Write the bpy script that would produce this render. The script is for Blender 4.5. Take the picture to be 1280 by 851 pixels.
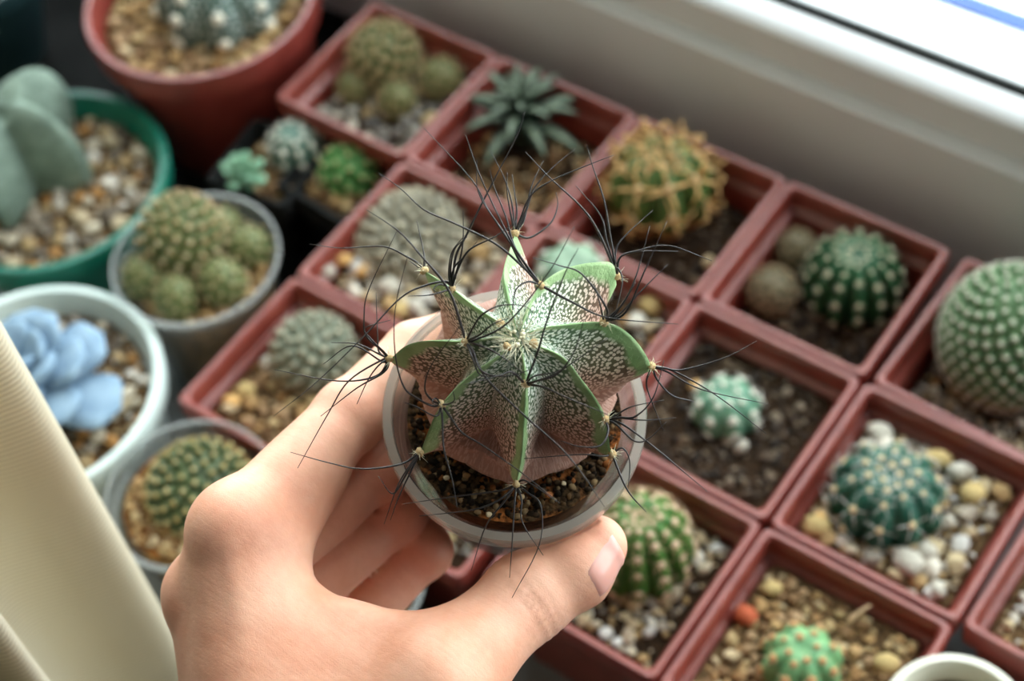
import bpy, math, random
import numpy as np
from mathutils import Vector, Matrix

for _o in list(bpy.data.objects):
    bpy.data.objects.remove(_o)
S = bpy.context.scene
COL = S.collection

# ------------------------------------------------------------------ camera
CAM = np.array([0.38155, -0.36725, 0.5176])
FW = np.array([-0.404252, 0.444277, -0.799499])
RT = np.array([0.813120, 0.574825, -0.091713])
UP = np.array([-0.418826, 0.687164, 0.593625])
FPX = 2067.0
cd = bpy.data.cameras.new('camera')
cam = bpy.data.objects.new('camera', cd)
COL.objects.link(cam)
cd.sensor_width = 36.0
cd.sensor_fit = 'HORIZONTAL'
cd.lens = FPX / 1280 * 36
cd.clip_start = 0.01
cd.dof.use_dof = True
cd.dof.focus_distance = 0.346
cd.dof.aperture_fstop = 11.0
cam.matrix_world = Matrix(((RT[0], UP[0], -FW[0], CAM[0]), (RT[1], UP[1], -FW[1], CAM[1]),
                           (RT[2], UP[2], -FW[2], CAM[2]), (0, 0, 0, 1)))
S.camera = cam

# ------------------------------------------------------------------ light
w = bpy.data.worlds.new('overcast_sky')
S.world = w
w.use_nodes = True
bg = w.node_tree.nodes['Background']
bg.inputs[0].default_value = (0.93, 0.97, 1.0, 1)
bg.inputs[1].default_value = 6.0
WX0, WX1, WZ0, WZ1 = -0.75, 1.15, 0.10, 1.45          # glazed opening of the window
pl = bpy.data.lights.new('window_portal', 'AREA')
pl.shape = 'RECTANGLE'
pl.size = WX1 - WX0
pl.size_y = WZ1 - WZ0
pl.cycles.is_portal = True
po = bpy.data.objects.new('window_portal', pl)
COL.objects.link(po)
po.location = ((WX0 + WX1) / 2, 0.10, (WZ0 + WZ1) / 2)
po.rotation_euler = (math.radians(-90), 0, 0)
S.view_settings.view_transform = 'Standard'
S.view_settings.look = 'None'
S.view_settings.gamma = 1.0
S.view_settings.use_curve_mapping = False
S.view_settings.exposure = 0.42

# ------------------------------------------------------------------ helpers
def ray(u, v):
    return FW + RT * (u - 640) / FPX - UP * (v - 425.5) / FPX
def at(u, v, z):
    """point of the horizontal plane z that the photograph shows at (u, v)"""
    d = ray(u, v)
    return CAM + d * ((z - CAM[2]) / d[2])
def atd(u, v, d):
    return CAM + ray(u, v) * d

def srgb(r, g, b):
    f = lambda c: (c / 255 / 12.92) if c <= 10 else ((c / 255 + 0.055) / 1.055) ** 2.4
    return (f(r), f(g), f(b), 1)

class MB:
    def __init__(s):
        s.v = []; s.f = []; s.m = []
    def add(s, verts, faces, m=0):
        o = len(s.v)
        s.v.extend([tuple(map(float, p)) for p in verts])
        s.f.extend([tuple(i + o for i in f) for f in faces])
        s.m.extend([m] * len(faces))
        return s
    def box(s, a, b, m=0):
        x0, y0, z0 = a; x1, y1, z1 = b
        return s.add([(x0,y0,z0),(x1,y0,z0),(x1,y1,z0),(x0,y1,z0),(x0,y0,z1),(x1,y0,z1),(x1,y1,z1),(x0,y1,z1)],
                     [(3,2,1,0),(4,5,6,7),(0,1,5,4),(1,2,6,5),(2,3,7,6),(3,0,4,7)], m)
    def loops(s, loops, close_first=True, close_last=True, m=0):
        n = len(loops[0]); vs = [p for l in loops for p in l]; fs = []
        for k in range(len(loops) - 1):
            for i in range(n):
                j = (i + 1) % n
                fs.append((k*n+i, k*n+j, (k+1)*n+j, (k+1)*n+i))
        if close_first: fs.append(tuple(range(n))[::-1])
        if close_last: fs.append(tuple((len(loops)-1)*n + i for i in range(n)))
        return s.add(vs, fs, m)
    def prism_x(s, prof, x0, x1, m=0):
        """extrude a closed (y, z) profile along x"""
        return s.loops([[(x0, y, z) for y, z in prof], [(x1, y, z) for y, z in prof]], m=m)
    def tube(s, pts, rad, n=6, m=0):
        pts = [np.asarray(p, float) for p in pts]
        N = len(pts)
        if np.isscalar(rad): rad = [rad] * N
        ref = np.array([0.31, 0.52, 0.79]); L = []
        for i in range(N):
            t = pts[min(i+1, N-1)] - pts[max(i-1, 0)]
            t /= (np.linalg.norm(t) + 1e-12)
            a = np.cross(t, ref); a /= (np.linalg.norm(a) + 1e-12); b = np.cross(t, a)
            L.append([pts[i] + rad[i] * (a*math.cos(2*math.pi*k/n) + b*math.sin(2*math.pi*k/n)) for k in range(n)])
        return s.loops(L, m=m)
    def mesh(s, name, mats, smooth=True, angle=40):
        me = bpy.data.meshes.new(name)
        me.from_pydata(s.v, [], s.f)
        for mt in (mats if isinstance(mats, (list, tuple)) else [mats]):
            me.materials.append(mt)
        if isinstance(mats, (list, tuple)) and len(mats) > 1:
            me.polygons.foreach_set('material_index', s.m)
        if smooth:
            me.polygons.foreach_set('use_smooth', [True] * len(me.polygons))
            if angle: me.set_sharp_from_angle(angle=math.radians(angle))
        me.update()
        return me

def link(name, me, parent=None, loc=None, kind=None):
    o = bpy.data.objects.new(name, me)
    COL.objects.link(o)
    if parent is not None: o.parent = parent
    if loc is not None: o.location = loc
    if kind: o['kind'] = kind
    return o
def thing(name, label, cat, loc=(0, 0, 0), rotz=0.0, group=None):
    o = bpy.data.objects.new(name, None)
    COL.objects.link(o)
    o.empty_display_size = 0.01
    o.location = loc; o.rotation_euler = (0, 0, rotz)
    o['label'] = label; o['category'] = cat
    if group: o['group'] = group
    return o
def tag(o, label, cat, group=None):
    o['label'] = label; o['category'] = cat
    if group: o['group'] = group
    return o

# ------------------------------------------------------------------ materials
def nodes(name):
    m = bpy.data.materials.new(name)
    m.use_nodes = True
    return m, m.node_tree.nodes, m.node_tree.links, m.node_tree.nodes['Principled BSDF']
def ramp(N, cols, interp='LINEAR'):
    r = N.new('ShaderNodeValToRGB'); r.color_ramp.interpolation = interp
    e = r.color_ramp.elements
    while len(e) < len(cols): e.new(0.5)
    for k, (p, c) in enumerate(cols):
        e[k].position = p; e[k].color = c
    return r
def noise_mat(name, c1, c2, scale=300, rough=0.6, bump=0.0, bscale=None, detail=3, spec=0.4, sss=0.0, sssr=(1, .3, .15), sscale=0.002):
    m, N, L, b = nodes(name)
    tc = N.new('ShaderNodeTexCoord')
    n = N.new('ShaderNodeTexNoise'); n.inputs['Scale'].default_value = scale; n.inputs['Detail'].default_value = detail
    L.new(tc.outputs['Object'], n.inputs['Vector'])
    r = ramp(N, [(0.3, c1), (0.7, c2)])
    L.new(n.outputs['Fac'], r.inputs[0]); L.new(r.outputs[0], b.inputs['Base Color'])
    b.inputs['Roughness'].default_value = rough
    b.inputs['Specular IOR Level'].default_value = spec
    if sss:
        b.inputs['Subsurface Weight'].default_value = sss
        b.inputs['Subsurface Radius'].default_value = sssr
        b.inputs['Subsurface Scale'].default_value = sscale
    if bump:
        n2 = N.new('ShaderNodeTexNoise'); n2.inputs['Scale'].default_value = bscale or scale
        L.new(tc.outputs['Object'], n2.inputs['Vector'])
        bp = N.new('ShaderNodeBump'); bp.inputs['Strength'].default_value = bump; bp.inputs['Distance'].default_value = 0.0006
        L.new(n2.outputs['Fac'], bp.inputs['Height']); L.new(bp.outputs[0], b.inputs['Normal'])
    return m
def random_mat(name, cols, rough=0.75, island=False, spec=0.3):
    """colour picked per pebble: by object, or by loose piece in a joined heap"""
    m, N, L, b = nodes(name)
    if island:
        src = N.new('ShaderNodeNewGeometry').outputs['Random Per Island']
    else:
        src = N.new('ShaderNodeObjectInfo').outputs['Random']
    k = len(cols)
    r = ramp(N, [(i / k, c) for i, c in enumerate(cols)], 'CONSTANT')
    L.new(src, r.inputs[0])
    tc = N.new('ShaderNodeTexCoord')
    n = N.new('ShaderNodeTexNoise'); n.inputs['Scale'].default_value = 700
    L.new(tc.outputs['Object'], n.inputs['Vector'])
    mx = N.new('ShaderNodeMix'); mx.data_type = 'RGBA'; mx.blend_type = 'MULTIPLY'
    mx.inputs[0].default_value = 0.35
    L.new(r.outputs[0], mx.inputs[6])
    r2 = ramp(N, [(0.35, (.55, .5, .45, 1)), (0.65, (1, 1, 1, 1))])
    L.new(n.outputs['Fac'], r2.inputs[0]); L.new(r2.outputs[0], mx.inputs[7])
    L.new(mx.outputs[2], b.inputs['Base Color'])
    b.inputs['Roughness'].default_value = rough
    b.inputs['Specular IOR Level'].default_value = spec
    return m
def clear_mat(name, tint, haze=0.25, hz=(0.75, 0.77, 0.76, 1)):
    """thin translucent plastic: mostly see-through, some haze, glossy coat"""
    m, N, L, b = nodes(name)
    N.remove(b)
    out = N['Material Output']
    tr = N.new('ShaderNodeBsdfTransparent'); tr.inputs[0].default_value = tint
    df = N.new('ShaderNodeBsdfDiffuse'); df.inputs[0].default_value = hz
    tl = N.new('ShaderNodeBsdfTranslucent'); tl.inputs[0].default_value = hz
    gl = N.new('ShaderNodeBsdfGlossy'); gl.inputs['Roughness'].default_value = 0.12
    a = N.new('ShaderNodeMixShader'); a.inputs[0].default_value = 0.5
    L.new(df.outputs[0], a.inputs[1]); L.new(tl.outputs[0], a.inputs[2])
    c = N.new('ShaderNodeMixShader'); c.inputs[0].default_value = haze
    L.new(tr.outputs[0], c.inputs[1]); L.new(a.outputs[0], c.inputs[2])
    lw = N.new('ShaderNodeLayerWeight'); lw.inputs[0].default_value = 0.5
    pw = N.new('ShaderNodeMath'); pw.operation = 'POWER'; pw.inputs[1].default_value = 5.0
    L.new(lw.outputs['Facing'], pw.inputs[0])
    fr = N.new('ShaderNodeMath'); fr.operation = 'MULTIPLY_ADD'; fr.inputs[1].default_value = 0.96; fr.inputs[2].default_value = 0.04
    L.new(pw.outputs[0], fr.inputs[0])
    d = N.new('ShaderNodeMixShader')
    L.new(fr.outputs[0], d.inputs[0]); L.new(c.outputs[0], d.inputs[1]); L.new(gl.outputs[0], d.inputs[2])
    L.new(d.outputs[0], out.inputs[0])
    return m

M = {}
M['terracotta'] = noise_mat('terracotta_plastic', srgb(118, 45, 35), srgb(138, 60, 48), 120, 0.42, 0.15, 900, spec=0.75)
M['terracotta_dark'] = noise_mat('brick_red_plastic', srgb(114, 40, 33), srgb(132, 52, 44), 80, 0.38, 0.1, 900, spec=0.7)
M['green_pot'] = noise_mat('green_plastic', srgb(10, 98, 80), srgb(20, 116, 96), 60, 0.35, spec=0.5)
M['white_pot'] = noise_mat('pale_plastic', srgb(196, 212, 208), srgb(212, 224, 220), 60, 0.35, spec=0.5)
M['cream_pot'] = noise_mat('cream_plastic', srgb(226, 222, 205), srgb(236, 232, 216), 60, 0.35, spec=0.5)
M['black_pot'] = noise_mat('black_plastic', srgb(18, 19, 19), srgb(28, 29, 29), 60, 0.75, spec=0.15)
M['teal_pot'] = noise_mat('dark_teal_plastic', srgb(30, 52, 56), srgb(42, 66, 70), 60, 0.4, spec=0.4)
M['clear'] = clear_mat('clear_cup_plastic', (0.975, 0.98, 0.975, 1), 0.035)
M['clear_rim'] = clear_mat('clear_rim_plastic', (0.93, 0.95, 0.94, 1), 0.30)
M['soil'] = noise_mat('dark_soil', srgb(24, 17, 12), srgb(62, 45, 30), 500, 0.95, 0.8, 700, spec=0.1)
M['earth_side'] = noise_mat('damp_sand', srgb(104, 82, 52), srgb(186, 150, 100), 420, 0.95, 0.5, 700, spec=0.1)
M['soil_tan'] = noise_mat('sandy_soil', srgb(56, 42, 28), srgb(112, 88, 60), 500, 0.95, 0.8, 700, spec=0.1)
M['soil_orange'] = noise_mat('orange_soil', srgb(54, 34, 18), srgb(140, 88, 42), 260, 0.95, 0.8, 700, spec=0.1)
PAL = {
 'mixed': [srgb(177,151,111), srgb(196,184,163), srgb(141,129,114), srgb(103,92,80), srgb(168,122,71), srgb(185,168,139), srgb(153,129,93), srgb(204,197,186), srgb(120,110,99)],
 'pale':  [srgb(212,204,189), srgb(184,163,130), srgb(194,175,139), srgb(163,151,135), srgb(209,206,200), srgb(177,147,102), srgb(144,135,123), srgb(199,185,160)],
 'tan':   [srgb(168,135,90), srgb(184,158,114), srgb(146,110,69), srgb(194,173,137), srgb(127,96,64), srgb(177,142,95), srgb(159,129,95)],
 'grey':  [srgb(120,116,109), srgb(89,86,80), srgb(147,144,133), srgb(72,68,64), srgb(168,161,146), srgb(110,99,83), srgb(175,154,113)],
 'dark':  [srgb(51,39,29), srgb(72,56,41), srgb(34,27,22), srgb(96,79,60), srgb(60,46,34), srgb(120,106,90), srgb(44,36,29)],
}
for k, c in PAL.items():
    M['peb_' + k] = random_mat('pebbles_' + k, c)
    M['grv_' + k] = random_mat('gravel_' + k, c, island=True)

# ------------------------------------------------------------------ room
RX0, RX1, RY0, RY1, RZ0, RZ1 = -1.6, 2.2, -3.2, 0.16, -0.85, 1.75
M['wall'] = noise_mat('wall_paint', srgb(120, 122, 124), srgb(128, 130, 132), 8, 0.9, spec=0.1)
M['ceil'] = noise_mat('ceiling_paint', srgb(140, 136, 128), srgb(146, 142, 134), 8, 0.9, spec=0.1)
M['floor'] = noise_mat('wood_floor', srgb(96, 84, 70), srgb(116, 102, 86), 6, 0.5)
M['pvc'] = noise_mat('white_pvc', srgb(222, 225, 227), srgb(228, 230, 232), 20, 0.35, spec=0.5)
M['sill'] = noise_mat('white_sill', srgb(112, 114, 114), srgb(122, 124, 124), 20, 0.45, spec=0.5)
M['gasket'] = noise_mat('black_rubber', srgb(14, 16, 14), srgb(20, 22, 20), 60, 0.7, spec=0.2)
M['alu'] = noise_mat('aluminium_spacer', srgb(214, 218, 220), srgb(226, 230, 232), 60, 0.3, spec=0.6)
M['blue'] = noise_mat('blue_film', srgb(8, 62, 128), srgb(14, 72, 140), 60, 0.4)
M['glass'] = clear_mat('window_glass', (0.97, 0.985, 0.98, 1), 0.0)
def struct(name, mb, m, parent=None, smooth=False):
    o = link(name, mb.mesh(name, m, smooth), parent)
    if parent is None: o['kind'] = 'structure'
    return o
T = 0.12
struct('floor', MB().box((RX0-T, RY0-T, RZ0-T), (RX1+T, RY1+.2, RZ0)), M['floor'])
struct('ceiling', MB().box((RX0-T, RY0-T, RZ1), (RX1+T, RY1+.2, RZ1+T)), M['ceil'])
struct('wall_back', MB().box((RX0-T, RY0-T, RZ0), (RX1+T, RY0, RZ1)), M['wall'])
struct('wall_left', MB().box((RX0-T, RY0, RZ0), (RX0, RY1, RZ1)), M['wall'])
struct('wall_right', MB().box((RX1, RY0, RZ0), (RX1+T, RY1, RZ1)), M['wall'])
wb = MB()
wb.box((RX0-T, -0.20, RZ0), (RX1+T, 0.16, -0.03))                 # below the sill
wb.box((RX0-T, -0.20, -0.03), (WX0-.12, 0.16, RZ1)); wb.box((WX1+.12, -0.20, -0.03), (RX1+T, 0.16, RZ1))
wb.box((WX0-.12, -0.20, WZ1+.12), (WX1+.12, 0.16, RZ1))
struct('wall_window', wb, M['wall'])

win = bpy.data.objects.new('window_1', None)
COL.objects.link(win); win['kind'] = 'structure'; win.empty_display_size = .05
XA, XB = WX0 - .12, WX1 + .12
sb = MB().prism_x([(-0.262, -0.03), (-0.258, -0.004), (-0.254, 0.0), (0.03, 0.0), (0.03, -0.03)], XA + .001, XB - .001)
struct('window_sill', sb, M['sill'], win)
# lower rail: fixed frame, small step, sash
fr = MB().prism_x([(0.0245, 0.0), (0.0245, 0.0788), (0.0249, 0.0794), (0.0295, 0.0818), (0.0299, 0.0816), (0.0299, 0.0766), (0.085, 0.0766), (0.085, 0.0)], XA, XB)
struct('frame_rail', fr, M['pvc'], win)
sa = MB().prism_x([(0.0300, 0.0767), (0.0300, 0.0940), (0.0303, 0.0952), (0.034, 0.0952), (0.034, 0.0766)], XA + .04, XB - .04)
struct('sash_rail', sa, M['pvc'], win)
be = MB().prism_x([(0.0303, 0.0953), (0.0310, 0.0963), (0.0325, 0.0974), (0.0350, 0.0983), (0.0385, 0.0988), (0.0415, 0.0986), (0.0420, 0.0980), (0.0420, 0.0766), (0.0342, 0.0766), (0.0342, 0.0953)], XA + .05, XB - .05)
struct('glazing_bead', be, M['pvc'], win, True)
ga = MB().prism_x([(0.0420, 0.0770), (0.0420, 0.0992), (0.0434, 0.1004), (0.0449, 0.0996), (0.0449, 0.0770)], XA + .05, XB - .05)
struct('rubber_gasket', ga, M['gasket'], win)
gp = MB().box((XA + .06, 0.0450, 0.0780), (XB - .06, 0.0470, WZ1 + .04))
struct('pane', gp, M['glass'], win)
sp = MB().box((XA + .06, 0.0472, 0.0780), (XB - .06, 0.0575, 0.0985))
for i in range(260):                                               # perforation ridges of the spacer bar
    x = -0.15 + i * 0.004
    sp.box((x, 0.0473, 0.0984), (x + 0.002, 0.0490, 0.0992))
struct('spacer_bar', sp, M['alu'], win)
gp2 = MB().box((XA + .06, 0.0580, 0.0780), (XB - .06, 0.0600, WZ1 + .04))
struct('pane', gp2, M['glass'], win)
ol = MB().prism_x([(0.0602, 0.0766), (0.0602, 0.0985), (0.0720, 0.0975), (0.0720, 0.0766)], XA + .05, XB - .05)
struct('outer_bead', ol, M['pvc'], win)
bl = MB().prism_x([(0.0720, 0.0766), (0.0720, 0.0985), (0.0795, 0.0982), (0.0795, 0.0766)], XA + .05, XB - .05)
struct('blue_film_strip', bl, M['blue'], win)
of = MB().prism_x([(0.0796, 0.0), (0.0796, 0.0975), (0.105, 0.0900), (0.105, 0.0)], XA, XB)
struct('outer_rail', of, M['pvc'], win)
for x0, x1 in ((XA, WX0), (WX1, XB)):
    struct('frame_stile', MB().box((x0, 0.03, 0.0), (x1, 0.105, WZ1 + .12)), M['pvc'], win)
struct('frame_head', MB().box((WX0, 0.03, WZ1), (WX1, 0.105, WZ1 + .12)), M['pvc'], win)
osl = MB().prism_x([(0.105, -0.02), (0.105, 0.03), (0.36, -0.01), (0.36, -0.03)], XA, XB)
struct('outer_sill', osl, M['pvc'], win)

# ------------------------------------------------------------------ pots, gravel
def rsq(h, r, z, n=4):
    """rounded square loop of half width h, corner radius r"""
    P = []
    for q, (cx, cy) in enumerate(((h-r, h-r), (-h+r, h-r), (-h+r, -h+r), (h-r, -h+r))):
        for k in range(n + 1):
            a = math.pi/2 * (q + k / n)
            P.append((cx + r*math.cos(a), cy + r*math.sin(a), z))
    return P
def circ(r, z, n=48):
    return [(r*math.cos(2*math.pi*k/n), r*math.sin(2*math.pi*k/n), z) for k in range(n)]
def square_pot_mesh(name, H, h, m, r=0.0026):
    prof = [(H-.0085, 0), (H-.0034, h-.0105), (H-.0004, h-.0098), (H, h-.0014), (H-.0007, h), (H-.0022, h),
            (H-.0031, h-.0012), (H-.0034, h-.0085), (H-.0056, h-.0105), (H-.0100, .004)]
    return MB().loops([rsq(a, max(.0016, r*a/H), z) for a, z in prof]).mesh(name, m, True, 35)
def round_pot_mesh(name, prof, m, n=56):
    return MB().loops([circ(a, z, n) for a, z in prof]).mesh(name, m, True, 35)

rng = np.random.RandomState(7)
def quad_sphere():
    V = {}; vs = []; fs = []
    def vid(p):
        k = tuple(round(c, 4) for c in p)
        if k not in V:
            V[k] = len(vs); q = np.array(p, float); vs.append(q / np.linalg.norm(q))
        return V[k]
    for ax in range(3):
        for s in (-1, 1):
            for i in (-1, 0):
                for j in (-1, 0):
                    q = []
                    for (a, b) in ((i, j), (i+1, j), (i+1, j+1), (i, j+1)):
                        p = [0, 0, 0]; p[ax] = s; p[(ax+1) % 3] = a; p[(ax+2) % 3] = b
                        q.append(vid(p))
                    fs.append(tuple(q if s > 0 else q[::-1]))
    return np.array(vs), fs
QS_V, QS_F = quad_sphere()                                         # 26 vertices, 48 triangles
PEB_V = []
for k in range(8):
    d = 1 + rng.uniform(-.22, .22, (26, 1))
    PEB_V.append(QS_V * d * np.array([1.0, rng.uniform(.65, .95), rng.uniform(.5, .75)]))
PEB_ME = {}
def pebble_mesh(pal, k):
    if (pal, k) not in PEB_ME:
        PEB_ME[(pal, k)] = MB().add(PEB_V[k], QS_F).mesh('pebble', M['peb_' + pal], True, 32)
    return PEB_ME[(pal, k)]

def bed(parent, half, z, pal, soil, avoid=(), n_big=50, n_small=320, big=(.0016, .0029), small=(.0007, .0015), rnd=False, seed=1, extra=()):
    """soil surface, loose gravel (joined) and the larger pebbles (one object each)"""
    R = np.random.RandomState(seed)
    n = 18
    mb = MB()
    if rnd:
        L = [circ(half * t, z + R.uniform(-.0006, .0006), 32) for t in (1, .8, .6, .4, .2)]
        mb.loops(L, close_first=False)
    else:
        L = [rsq(half * t, .004 * t, z + R.uniform(-.0006, .0006)) for t in (1, .8, .6, .4, .2)]
        mb.loops(L, close_first=False)
    link('soil', mb.mesh('soil', soil, True, None), parent)
    def spot(r):
        for _ in range(60):
            x, y = R.uniform(-half + r, half - r, 2)
            if rnd and math.hypot(x, y) > half - r: continue
            if all(math.hypot(x - ax, y - ay) > ar + r*.6 for ax, ay, ar in avoid): return x, y
        return None
    g = MB()
    for i in range(n_small):
        r = R.uniform(*small); p = spot(r)
        if p is None: continue
        a = R.uniform(0, 6.28); c, s = math.cos(a), math.sin(a)
        V = PEB_V[R.randint(8)] * r @ np.array([[c, s, 0], [-s, c, 0], [0, 0, 1]])
        g.add(V + np.array([p[0], p[1], z + r*R.uniform(.1, .8)]), QS_F)
    if n_small:
        link('gravel', g.mesh('gravel', M['grv_' + pal], True, None), parent, kind='stuff')
    placed = []
    for i in range(n_big):
        for _ in range(12):
            r = R.uniform(*big); p = spot(r)
            if p is None: break
            if all(math.hypot(p[0]-q[0], p[1]-q[1]) > .8*(r+q[2]) for q in placed): break
        else: continue
        if p is None: continue
        placed.append((p[0], p[1], r))
        o = link('pebble', pebble_mesh(pal, R.randint(8)), parent, (p[0], p[1], z + .0008 + r*.35))
        o.scale = (r, r, r); o.rotation_euler = (R.uniform(-.4, .4), R.uniform(-.4, .4), R.uniform(0, 6.28))
    for (x, y, r, mat, k) in extra:                                 # single stones that stand out
        o = link('pebble', MB().add(PEB_V[k], QS_F).mesh('pebble', mat, True, None), parent, (x, y, z + .001 + r*.4))
        o.scale = (r, r, r); o.rotation_euler = (R.uniform(-.4, .4), R.uniform(-.4, .4), R.uniform(0, 6.28))

# ------------------------------------------------------------------ cacti
def frame_from(nrm, twist=0.0):
    z = Vector(nrm).normalized()
    x = Vector((0, 0, 1)).cross(z)
    if x.length < 1e-4: x = Vector((1, 0, 0))
    x.normalize(); y = z.cross(x)
    return Matrix((x, y, z)).transposed().to_4x4() @ Matrix.Rotation(twist, 4, 'Z')
def areole_mesh(name, felt, spine, r, nsp, ls, tilt=0.45, rs=None, central=0, curl=0.0):
    """woolly cushion with a star of spines; z is outward"""
    mb = MB()
    mb.add(QS_V * np.array([r, r, r*.7]), QS_F, 0)
    rs = rs or r * .22
    for k in range(nsp + central):
        a = 2*math.pi*k/max(nsp, 1) + .3
        tl = tilt if k < nsp else 1.1
        d = np.array([math.cos(a)*math.cos(tl), math.sin(a)*math.cos(tl), math.sin(tl)])
        p1 = d*ls*.55 + np.array([0, 0, curl*ls*.15]); p2 = d*ls + np.array([0, 0, -curl*ls*.4])
        mb.tube([d*r*.4, p1, p2], [rs, rs*.8, rs*.15], 3, 1)
    return mb.mesh(name, [felt, spine], True, None)
def ribbed(parent, loc, R, Hh, nr, depth, mat, ar_mesh, angs, name='cactus', p=0.75, low=-55, squash=1.0, lean=(0, 0), phase=0.0, seed=0, woolly=None, twist=0.0, dimple=.10):
    """globe with ribs: one body mesh, each areole an object on a rib crest"""
    per = 8; na = nr * per; nv = 22
    L = []
    def radius(a, th):
        c = abs(math.cos(nr * (th) / 2)) ** p
        ca = max(0.0, math.cos(a))
        return R * (ca ** .85) * (1 - depth * (1 - c) * min(1, ca * 3.5))
    def pt(a, th):
        r = radius(a, th); tt = th + phase + twist * math.sin(a)
        z = Hh * math.sin(a) - Hh * dimple * math.exp(-((math.pi/2 - a) / .22) ** 2)
        return np.array([r*math.cos(tt) + lean[0]*z, r*math.sin(tt) + lean[1]*z, z*squash])
    a0 = math.radians(low)
    for i in range(nv):
        a = a0 + (math.radians(88) - a0) * i / (nv - 1)
        L.append([pt(a, 2*math.pi*k/na) for k in range(na)])
    zoff = -L[0][0][2]
    L = [[q + np.array([0, 0, zoff]) for q in l] for l in L]
    body = link(name, MB().loops(L).mesh(name, mat, True, None), parent, loc)
    Rn = np.random.RandomState(seed)
    for k in range(nr):
        for j, ad in enumerate(angs):
            a = math.radians(ad + Rn.uniform(-3, 3) + (4 if k % 2 else -4)); th = 2*math.pi*k/nr
            q = pt(a, th); e = 1e-3
            ta = pt(a + e, th) - q; tb = pt(a, th + e) - q
            nn = np.cross(tb, ta); nn /= np.linalg.norm(nn)
            o = link('areole', ar_mesh, body)
            s = 1.0 if ad < 60 else .75
            o.matrix_local = Matrix.Translation(Vector(q + np.array([0, 0, zoff]))) @ frame_from(nn, Rn.uniform(-.3, .3)) @ Matrix.Scale(s*Rn.uniform(.85, 1.15), 4)
    if woolly is not None:
        top = pt(math.radians(86), 0)
        t = link('woolly_crown', MB().add(QS_V*np.array([R*.14, R*.14, R*.07]), QS_F).mesh('woolly_crown', woolly, True, None), body)
        t.location = (lean[0]*Hh, lean[1]*Hh, top[2] + zoff)
    return body
def tuberculate(parent, loc, R, Hh, N, mat, spmat, tub=.16, nsp=8, ls=.22, low=-50, name='cactus', seed=0, base_mat=None, spr=.06, feltr=.3, lean=(0, 0), cap=90):
    """globe covered with spiral rows of tubercles; the stars of spines are one joined part"""
    Rn = np.random.RandomState(seed)
    a0 = math.radians(low)
    zs0 = math.sin(a0)
    mb = MB()
    L = []
    for i in range(14):
        a = a0 + (math.radians(88) - a0) * i / 13
        L.append([(R*.96*math.cos(a)*math.cos(t) + lean[0]*Hh*(math.sin(a)-zs0), R*.96*math.cos(a)*math.sin(t) + lean[1]*Hh*(math.sin(a)-zs0), Hh*.96*(math.sin(a)-zs0)) for t in [2*math.pi*k/24 for k in range(24)]])
    mb.loops(L)
    sp = MB()
    for i in range(N):
        sa = 1 - (1 - zs0) * (i + .5) / N
        a = math.asin(max(-1, min(1, sa))); th = i * 2.399963
        nn = np.array([math.cos(a)*math.cos(th), math.cos(a)*math.sin(th), math.sin(a)])
        q = np.array([R*nn[0] + lean[0]*Hh*(sa-zs0), R*nn[1] + lean[1]*Hh*(sa-zs0), Hh*(nn[2]-zs0)])
        F = np.array(frame_from(nn, Rn.uniform(0, 1)).to_3x3())
        t = tub * R * (1.0 if sa < .85 else .8)
        mb.add((QS_V * np.array([t, t, t*1.0])) @ F.T + q, QS_F)
        tip = q + nn * t * .95
        sp.add((QS_V * t * feltr) @ F.T + tip, QS_F)
        for k in range(nsp):
            b = 2*math.pi*k/nsp + Rn.uniform(-.2, .2)
            d = F @ np.array([math.cos(b)*.9, math.sin(b)*.9, .42])
            sp.tube([tip, tip + d*ls*R], [spr*t*2, spr*t*.5], 3)
    body = link(name, mb.mesh(name, mat, True, None), parent, loc)
    link('spines', sp.mesh('spines', spmat, True, None), body, kind='stuff')
    return body

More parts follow.
